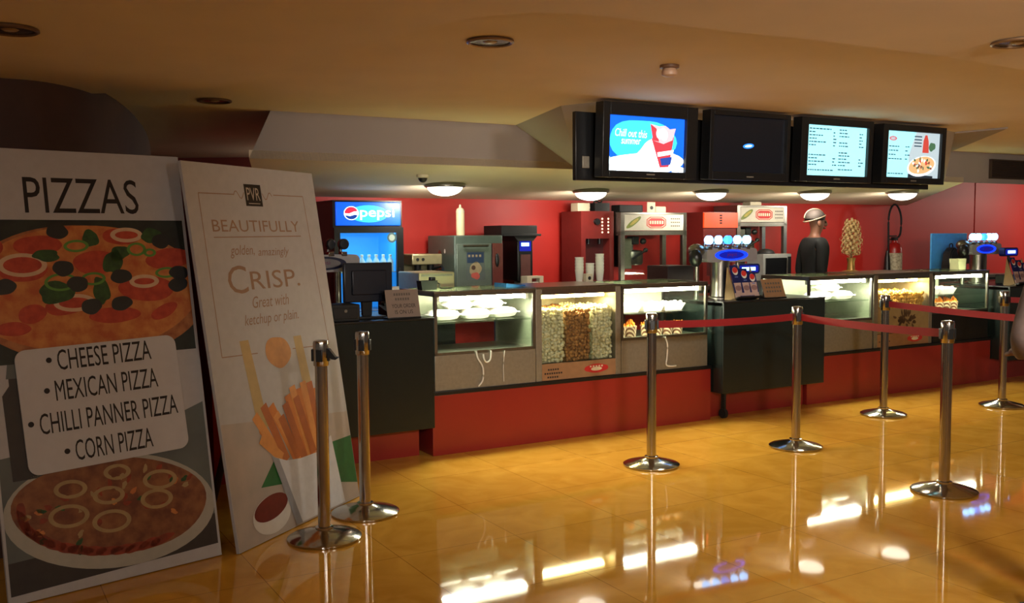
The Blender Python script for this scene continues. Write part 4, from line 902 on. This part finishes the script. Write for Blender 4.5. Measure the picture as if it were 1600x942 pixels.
g.box(.02, .12, .004, .096, 0, .004); g.prism([(0, 0), (.1, 0), (.1, .11), (0, .11)], .012, .016, 'yz'); g.prism([(0, 0), (.1, 0), (.1, .11), (0, .11)], .125, .129, 'yz'); g.build('sides', CREAM, t)

# ================================================================== TV ROW
t = cthing('screen_backing', 'long black backing panel that carries the four hanging menu screens', 'screen mount', -1.16, -1.255, 1.825)
g = G(); g.box(0, 3.14, 0, .035, 0, .395, bev=.004); g.build('panel', BLKP, t)
g = G()
for x in (.5, 1.5, 2.6): g.box(x, x+.06, .035, .07, .2, .46)
g.build('hanger', BLKM, t)
for x in (.04, .78, 1.56, 2.34):
    g = G(); g.box(x, x+.05, -.012, 0, .07, .14, bev=.004); o = g.build('speaker_badge', STEELD, t)
def tv(x0, x1, z0, z1, sc, lb, paint, mats):
    t = cthing('menu_screen', lb, 'screen', -1.16+x0, -1.345, 1.825, 'menu screens hung above the counter')
    w = x1-x0
    g = G(); b = [sc[0]-x0, sc[1]-x0, sc[2], sc[3]]
    g.box(0, b[0], -.03, .05, z0, z1, bev=.004); g.box(b[1], w, -.03, .05, z0, z1, bev=.004); g.box(b[0], b[1], -.03, .05, b[3], z1, bev=.003); g.box(b[0], b[1], -.03, .05, z0, b[2], bev=.003); g.box(.02, w-.02, .0, .055, z0+.02, z1-.02)
    g.build('bezel', BLKP, t, None, (math.radians(2.5), 0, 0))
    g = G(); g.flat([(b[0], b[2]), (b[1], b[2]), (b[1], b[3]), (b[0], b[3])], 0, 0, y0=-.006); paint(g, b[0], b[1], b[2], b[3]); g.build('lit_picture', mats, t, None, (math.radians(2.5), 0, 0))
    g = G(); g.box(w/2-.03, w/2+.03, -.0312, -.03, z0+.018, z0+.026); g.build('maker_badge', STEELD, t, None, (math.radians(2.5), 0, 0))
E_ = lambda n, c, e=1.0: mat('screen_'+n, c, .3, emit=e, ecol=c, noise=.01)
M1 = [E_('blue', (16, 96, 240), 1.2), E_('cyan', (60, 190, 250), 1.3), E_('ice', (235, 250, 255), 1.7), E_('cup_red', (188, 60, 74), 1), E_('cup_pink', (236, 180, 190), 1.2), E_('navy', (40, 70, 160), 1), E_('deep', (20, 50, 220), 1)]
def p1(g, x0, x1, z0, z1):
    w, h = x1-x0, z1-z0; c = (x0, x1, z0, z1); X = lambda a: x0+a*w; Z = lambda b: z0+b*h; Y = -.006; random.seed(4)
    g.blob(X(.45), Z(.55), w*.42, h*.42, 1, 1, 0, .1, c, y0=Y)
    g.blob(X(.42), Z(.1), w*.55, h*.26, 2, 2, .1, .1, c, y0=Y); g.blob(X(.6), Z(.3), w*.25, h*.3, 2, 2, .2, .2, c, y0=Y)
    for k in range(40): g.blob(X(random.random()), Z(random.uniform(0, .22)), w*.05, h*.05, 2, 3, k, .3, c, y0=Y)
    g.flat([(X(.56), Z(.62)), (X(.86), Z(.66)), (X(.80), Z(.1)), (X(.68), Z(.08))], 3, 4, y0=Y)
    g.flat([(X(.54), Z(.88)), (X(.66), Z(.84)), (X(.74), Z(.86)), (X(.80), Z(.80)), (X(.88), Z(.82)), (X(.84), Z(.6)), (X(.72), Z(.52)), (X(.58), Z(.58))], 4, 5, y0=Y)
    g.flat([(X(.54), Z(.88)), (X(.62), Z(.80)), (X(.66), Z(.56)), (X(.58), Z(.58))], 3, 6, y0=Y); g.blob(X(.70), Z(.70), w*.07, h*.12, 2, 6, .2, .3, c, y0=Y)
    g.flat([(X(.64), Z(.36)), (X(.86), Z(.42)), (X(.85), Z(.34)), (X(.65), Z(.28))], 2, 6, y0=Y); g.flat([(X(.68), Z(.25)), (X(.84), Z(.29)), (X(.82), Z(.14)), (X(.70), Z(.12))], 5, 6, y0=Y)
    g.text('Chill out this', X(.09), X(.50), Z(.62), Z(.76), 2, 5, -.02, .2, Y); g.text('summer', X(.17), X(.42), Z(.49), Z(.58), 2, 5, 0, .2, Y)
M2 = [E_('off', (14, 18, 26), .25), E_('logo_blue', (40, 120, 240), 1.6), E_('logo_white', (200, 230, 255), 2)]
def p2(g, x0, x1, z0, z1):
    w, h = x1-x0, z1-z0; g.blob(x0+w*.50, z0+h*.48, w*.075, h*.045, 1, 1, .1, y0=-.006); g.blob(x0+w*.50, z0+h*.48, w*.05, h*.02, 2, 2, .1, y0=-.006)
M3 = [E_('pale', (150, 226, 240), 1.25), E_('text', (40, 70, 90), .6), E_('bold', (20, 40, 60), .4)]
def rows(g, x, zs, w, h, c, lens, mi=1, rnd=None):
    for z, L in zip(zs, lens):
        if not L: continue
        xx = x
        while xx < x+L*w-.004:
            q = random.uniform(.012, .03); g.flat([(xx, z), (xx+q, z), (xx+q, z+h*.022), (xx, z+h*.022)], mi, 1, c, -.006); xx += q+.006
def p3(g, x0, x1, z0, z1):
    random.seed(5); w, h = x1-x0, z1-z0; c = (x0, x1, z0, z1); X = lambda a: x0+a*w; Z = lambda b: z0+b*h
    rows(g, X(.05), [Z(.92-.065*k) for k in range(6)], w, h, c, (.36, .10, .20, .13, .24, .12), 1); rows(g, X(.05), [Z(.40-.065*k) for k in range(4)], w, h, c, (.28, .14, .22, .12)); rows(g, X(.05), [Z(.10)], w, h, c, (.42,))
    rows(g, X(.54), [Z(.92-.065*k) for k in range(6)], w, h, c, (.12, .14, .16, 0, .14, .12)); rows(g, X(.54), [Z(.46)], w, h, c, (.12,), 2); rows(g, X(.54), [Z(.40-.065*k) for k in range(4)], w, h, c, (.16, .13, .2, .12)); rows(g, X(.54), [Z(.12)], w, h, c, (.24,))
    for zz in [.855-.065*k for k in range(5)]+[.335-.065*k for k in range(3)]: rows(g, X(.44), [Z(zz)], w, h, c, (.04,)); rows(g, X(.88), [Z(zz)], w, h, c, (.05,))
M4 = M3[:2]+[E_('title', (190, 110, 120), .9), E_('photo_grey', (170, 190, 200), 1), E_('pizza', (214, 170, 120), 1), E_('pizza_top', (120, 70, 60), .8), E_('ketchup', (190, 70, 60), .9), E_('leaf', (70, 110, 80), .8), E_('plate', (230, 240, 245), 1.2), E_('dark', (40, 50, 60), .5)]
def p4(g, x0, x1, z0, z1):
    random.seed(6); w, h = x1-x0, z1-z0; c = (x0, x1, z0, z1); X = lambda a: x0+a*w; Z = lambda b: z0+b*h; Y = -.006
    g.ring(X(.13), Z(.84), w*.07, h*.05, .012, 2, 1, 0, c, y0=Y); g.stroke((X(.07), Z(.84)), (X(.2), Z(.84)), .006, 2, 2, Y)
    rows(g, X(.06), [Z(.66-.09*k) for k in range(4)], w, h, c, (.2, .16, .14, .26)); rows(g, X(.36), [Z(.66-.09*k) for k in range(4)], w, h, c, (.05, .05, .05, .05)); rows(g, X(.06), [Z(.07)], w, h, c, (.26,))
    g.flat([(X(.43), Z(0)), (X(1), Z(0)), (X(1), Z(1)), (X(.55), Z(1)), (X(.43), Z(.5))], 3, .5, c, Y)
    for k in range(4): g.stroke((X(.52), Z(.70+k*.07)), (X(.66), Z(.70+k*.07)), .008, 1, 2, Y)
    g.flat([(X(.68), Z(.56)), (X(.80), Z(.56)), (X(.79), Z(.82)), (X(.76), Z(.95)), (X(.72), Z(.95)), (X(.69), Z(.82))], 6, 2, c, Y); g.blob(X(.86), Z(.7), w*.06, h*.1, 7, 2, 0, .2, c, y0=Y)
    g.flat([(X(.43), Z(0)), (X(.9), Z(0)), (X(.9), Z(.05)), (X(.43), Z(.08))], 9, 1, c, Y)
    g.blob(X(.68), Z(.26), w*.27, h*.22, 8, 3, .15, 0, c, y0=Y); g.blob(X(.68), Z(.28), w*.24, h*.19, 4, 4, .15, .04, c, y0=Y)
    for k in range(26):
        a = random.uniform(0, 6.28); r = math.sqrt(random.random()); g.blob(X(.68)+w*.20*r*math.cos(a), Z(.28)+h*.15*r*math.sin(a), w*.022, h*.025, random.choice((5, 8, 6, 7)), 5, a, .3, c, y0=Y)
tv(.10, .80, .015, .445, (.15, .715, .055, .372), 'hanging screen playing a blue iced drink advert, leftmost of the row', p1, M1)
tv(.90, 1.58, .02, .445, (.93, 1.55, .07, .415), 'dark idle hanging screen with a small blue logo, second in the row', p2, M2)
tv(1.68, 2.37, .025, .445, (1.745, 2.325, .068, .398), 'hanging screen showing a pale blue text menu, third in the row', p3, M3)
tv(2.47, 3.15, .03, .44, (2.525, 3.105, .075, .396), 'hanging screen showing a pizza photo and price list, rightmost of the row', p4, M4)

# ================================================================== CEILING FITTINGS
SLOPE = -math.atan2(.14, 2.0)
lab = ('above the left showcase, leftmost', 'below the first hanging screen, second', 'below the dark screen, third', 'below the text menu screen, fourth', 'below the pizza screen, rightmost')
d0 = None
for k, (u, v) in enumerate(((-.893, 1.009), (.63, 1.176), (1.908, 1.035), (3.146, .905), (4.257, .745))):
    z = 1.99-.07*v
    if d0 is None:
        d0 = cthing('dome_light', '', 'ceiling light', u, v, z)
        g = G(); g.lathe([(.155, .012), (.165, 0), (.165, -.018), (.15, -.026), (.14, -.02)], seg=32); g.build('rim', STEEL, d0)
        g = G(); g.ell((0, 0, -.018), .142, .142, .075, 0, 32, 8, -PI/2, 0); g.build('opal_dome', DOME, d0)
        area('wash_fill', d0, (0, .03, -.11), .24, .10, WASH_W, (1, .90, .76), (math.radians(66), 0, 0)); o = d0  # unseen wall-wash lamp added below the dome to brighten the wall
    else: o = dup(d0)
    o.location = P(u, v, z); o['label'] = 'glowing opal dome light on the low ceiling '+lab[k]+' of five'; o['group'] = 'dome lights over the counter'
d0 = None
for k, (x, y, z, lb) in enumerate(((-1.672, 5.488, ZC, 'switched-off round downlight in the ceiling above the fries board'), (-1.764, 3.446, ZN, 'switched-off round downlight in the upper left corner of the ceiling'), (-.079, 3.898, ZC, 'switched-off brown round downlight in the middle of the ceiling'), (1.985, 3.816, ZN, 'switched-off round downlight at the upper right edge of the ceiling'))):
    if d0 is None:
        d0 = thing('downlight', '', 'ceiling light', (x, y, z), 0)
        g = G(); g.lathe([(.082, 0), (.095, -.003), (.096, -.010), (.088, -.014), (.080, -.010), (.080, 0)], seg=32); g.build('trim_ring', mat('tarnished_ring', (128, 100, 72), .35, .6, noise=.08), d0)
        g = G(); g.lathe([(.080, -.006), (.06, -.003), (.03, -.0015), (0, -.001)], seg=28); g.build('reflector', mat('dark_reflector', (84, 56, 38), .25, .7, noise=.1), d0)
        g = G(); g.ell((0, 0, -.002), .032, .032, .012, 0, 16, 5, -PI/2, 0); g.build('bulb', mat('unlit_bulb', (150, 130, 104), .15, noise=.05), d0); o = d0
    else: o = dup(d0)
    o.location = (x, y, z); o['label'] = lb; o['group'] = 'switched-off downlights'
t = thing('smoke_detector', 'small round smoke detector on the ceiling in front of the screens', 'smoke detector', (.735, 4.494, ZC), 0)
g = G(); g.lathe([(.045, 0), (.045, -.012), (.03, -.016)], seg=22); g.build('mount', mat('detector_brown', (120, 86, 62), .5, noise=.05), t)
g = G(); g.lathe([(.03, -.014), (.036, -.03), (.034, -.045), (.02, -.052), (0, -.053)], seg=22); g.build('sensor', mat('detector_cream', (176, 140, 112), .45, noise=.05), t)
t = cthing('ceiling_camera', 'small dark dome fitting on the low ceiling left of the first dome light', 'camera', -1.32, .5, 1.955)
g = G(); g.lathe([(.045, 0), (.045, -.02), (.035, -.024)], seg=20); g.build('mount', CREAM, t)
g = G(); g.ell((0, 0, -.022), .034, .034, .036, 0, 18, 6, -PI/2, 0); g.build('dome', BLKP, t)
# grille on the right bulkhead
t = cthing('air_grille', 'dark horizontal air grille in the ceiling bulkhead at the right edge', 'air vent', 4.578, -.032, 2.037)
g = G(); g.box(0, 1.6, 0, .03, 0, .012); g.box(0, 1.6, 0, .03, .178, .19); g.box(0, .012, 0, .03, .012, .178); g.box(1.588, 1.6, 0, .03, .012, .178); g.box(.012, 1.588, .025, .03, .012, .178); g.build('frame', mat('grille_brown', (64, 48, 40), .6, noise=.06), t)
g = G()
for k in range(9): g.box(.012, 1.588, .002, .016, .022+k*.018, .026+k*.018)
o = g.build('slats', mat('grille_dark', (44, 33, 28), .6, noise=.06), t)

# ================================================================== PEOPLE
def skin(verts, edges, sub=2):
    me = bpy.data.meshes.new('sk'); me.from_pydata([v[0] for v in verts], edges, []); o = bpy.data.objects.new('sk', me); COL.objects.link(o)
    m = o.modifiers.new('s', 'SKIN'); s = o.modifiers.new('b', 'SUBSURF'); s.levels = s.render_levels = sub
    for i, v in enumerate(verts):
        d = me.skin_vertices[0].data[i]; r = v[1]; d.radius = (r, r) if not isinstance(r, tuple) else r; d.use_root = (i == 0)
    dg = bpy.context.evaluated_depsgraph_get(); ev = o.evaluated_get(dg); out = bpy.data.meshes.new_from_object(ev)
    bpy.data.objects.remove(o); bpy.data.meshes.remove(me); return out
def person(label, loc, rz, skin_m, top_m, trouser_m, arms, cap, scale=1., hairc=(30, 24, 22)):
    t = thing('person', label, 'person', loc, rz); t.scale = (scale,)*3
    # joints: x right/left, -y forward
    V = [((0, .01, .96), (.15, .11)), ((0, .01, 1.12), (.135, .10)), ((0, .015, 1.28), (.155, .115)), ((0, .02, 1.40), (.12, .09)), ((0, .015, 1.475), .056), ((0, .0, 1.53), .055), ((0, -.012, 1.585), (.066, .080)), ((0, -.008, 1.65), (.074, .094)), ((0, .002, 1.705), (.062, .078))]
    E = [(i, i+1) for i in range(8)]
    shirt = [V[0], V[1], V[2], V[3], ((0, .015, 1.455), .066)]; SE = [(0, 1), (1, 2), (2, 3), (3, 4), (4, 5)]
    shirt = [(p, tuple(x+.014 for x in r) if isinstance(r, tuple) else r+.006) for p, r in shirt]; shirt = [((0, .01, .83), (.198, .160))]+[((0, .01, .97), (.188, .148))]+shirt[1:]
    pants = [((0, .01, 1.02), (.150, .112)), ((0, .01, .93), (.156, .120))]; PE = [(0, 1)]
    for s in (-1, 1):
        b = len(V); sh, el, wr, hd = arms(s)
        V += [((s*.13, .02, 1.40), .066), (sh, .058), (el, .042), (wr, .028)]; E += [(3, b), (b, b+1), (b+1, b+2), (b+2, b+3)]
        wv, hv = Vector(wr), Vector(hd).normalized(); side = hv.cross(Vector((s*.4, .1, 1))).normalized(); nrm = side.cross(hv).normalized()
        c = wv+hv*.05; k = len(V); V.append((tuple(c), (.030, .016))); E.append((b+3, k)); c2 = wv+hv*.085; V.append((tuple(c2), (.032, .014))); E.append((k, k+1))
        for f, (off, ln) in enumerate(((-.027, .068), (-.009, .078), (.009, .074), (.027, .058))):
            base = c2+side*off+hv*.012; m1 = base+hv*ln*.5-nrm*.008; tip = base+hv*ln*.92-nrm*.026; n = len(V)
            V += [(tuple(base), .0095), (tuple(m1), .0085), (tuple(tip), .007)]; E += [(k+1, n), (n, n+1), (n+1, n+2)]
        n = len(V); th1 = c-side*.034; V += [(tuple(th1+hv*.01), .011), (tuple(th1-side*.018+hv*.045-nrm*.008), .009)]; E += [(k, n), (n, n+1)]
        sb = len(shirt); shirt += [((s*.13, .02, 1.405), .076), (sh, .070), (el, .056), (tuple(Vector(el).lerp(Vector(wr), .86)), .042)]; SE += [(4, sb), (sb, sb+1), (sb+1, sb+2), (sb+2, sb+3)]
        h = len(V); V += [((s*.09, .01, .88), .088), ((s*.10, 0, .50), .058), ((s*.10, .025, .10), .040), ((s*.105, -.07, .05), .042), ((s*.11, -.15, .035), .034)]; E += [(0, h), (h, h+1), (h+1, h+2), (h+2, h+3), (h+3, h+4)]
        q = len(pants); pants += [((s*.085, .01, .80), .098), ((s*.10, 0, .50), .078), ((s*.10, .025, .11), .066)]; PE += [(1, q), (q, q+1), (q+1, q+2)]
    me = skin(V, E); bm = bmesh.new(); bm.from_mesh(me); gg = G(); gg.bm.free(); gg.bm = bm
    gg.ell((0, -.108, 1.605), .014, .022, .026); gg.ell((0, -.095, 1.563), .028, .012, .010)
    for s in (-1, 1): gg.ell((s*.078, .006, 1.612), .012, .022, .034); gg.ell((s*.03, -.088, 1.636), .024, .014, .008)
    for f in bm.faces: f.smooth = True
    gg.build('body', skin_m, t, auto=False)
    for s in (-1, 1):
        g = G(); g.ell((s*.03, -.092, 1.622), .011, .010, .009, 0); g.build('eye', mat('eye_dark', (60, 48, 44), .2, noise=.05), t)
    def cl(name, vs, es, m):
        me = skin(vs, es); me.name = name; me.materials.append(m)
        for p in me.polygons: p.use_smooth = True
        o = bpy.data.objects.new(name, me); COL.objects.link(o); o.parent = t
    cl('shirt', shirt, SE, top_m); cl('trousers', pants, PE, trouser_m)
    for s in (-1, 1):
        g = G(); g.ell((s*.107, -.06, .045), .055, .14, .045, 0, 16, 8); g.box(s*.107-.05, s*.107+.05, -.18, .07, 0, .02, bev=.008); g.build('shoe', BLKM, t)
    g = G(); g.ell((0, .015, 1.665), .086, .104, .085, 0, 22, 8, -.25, PI/2); g.build('hair', mat('dark_hair', hairc, .8, noise=.2, scale=80), t)
    if cap:
        g = G(); g.ell((0, .018, 1.668), .092, .112, .092, 0, 24, 8, -.1, PI/2); g.build('cap', mat('hair_net', (54, 45, 40), .8, noise=.1, scale=60), t)
        ringp = [(.092*math.cos(a), .018+.112*math.sin(a), 1.662-.035*math.sin(a)) for a in [2*PI*i/28 for i in range(28)]]
        g = G(); g.tube(ringp, .006, 8, 0, True); arcp = [(0, .018+.115*math.cos(a), 1.668+.094*math.sin(a)) for a in [PI*i/16 for i in range(17)]]; g.tube(arcp, .005, 8); g.build('cap_band', mat('cap_band_cream', (150, 128, 104), .7, noise=.05), t)
    return t
def arms_work(s): return ((s*.185, .02, 1.375), (s*.225, .06, 1.10), (s*.18, -.16, 1.00), (-s*.15, -1, .1))
def arms_hips(s): return ((s*.185, .02, 1.375), (s*.31, .10, 1.12), (s*.20, -.12, 1.03), (-s*.35, -1, .1))
person('person in a black shirt and pale hair cap standing behind the counter, seen side-on', P(3.34, 1.06, 0), TH+math.radians(90-18), mat('brown_skin', (120, 78, 58), .55, noise=.05), mat('black_shirt', (12, 15, 17), .8, noise=.1), BLKM, arms_work, True, 1.0)
person('person at the far right edge of the picture, only a brown-grey sleeved elbow in view', (2.19, 3.60, 0), math.radians(180), mat('brown_skin', (120, 78, 58), .55), mat('brown_grey_sleeve', (104, 88, 82), .85, noise=.1), mat('dark_trousers', (40, 32, 30), .85, noise=.1), arms_hips, False, 1.0)
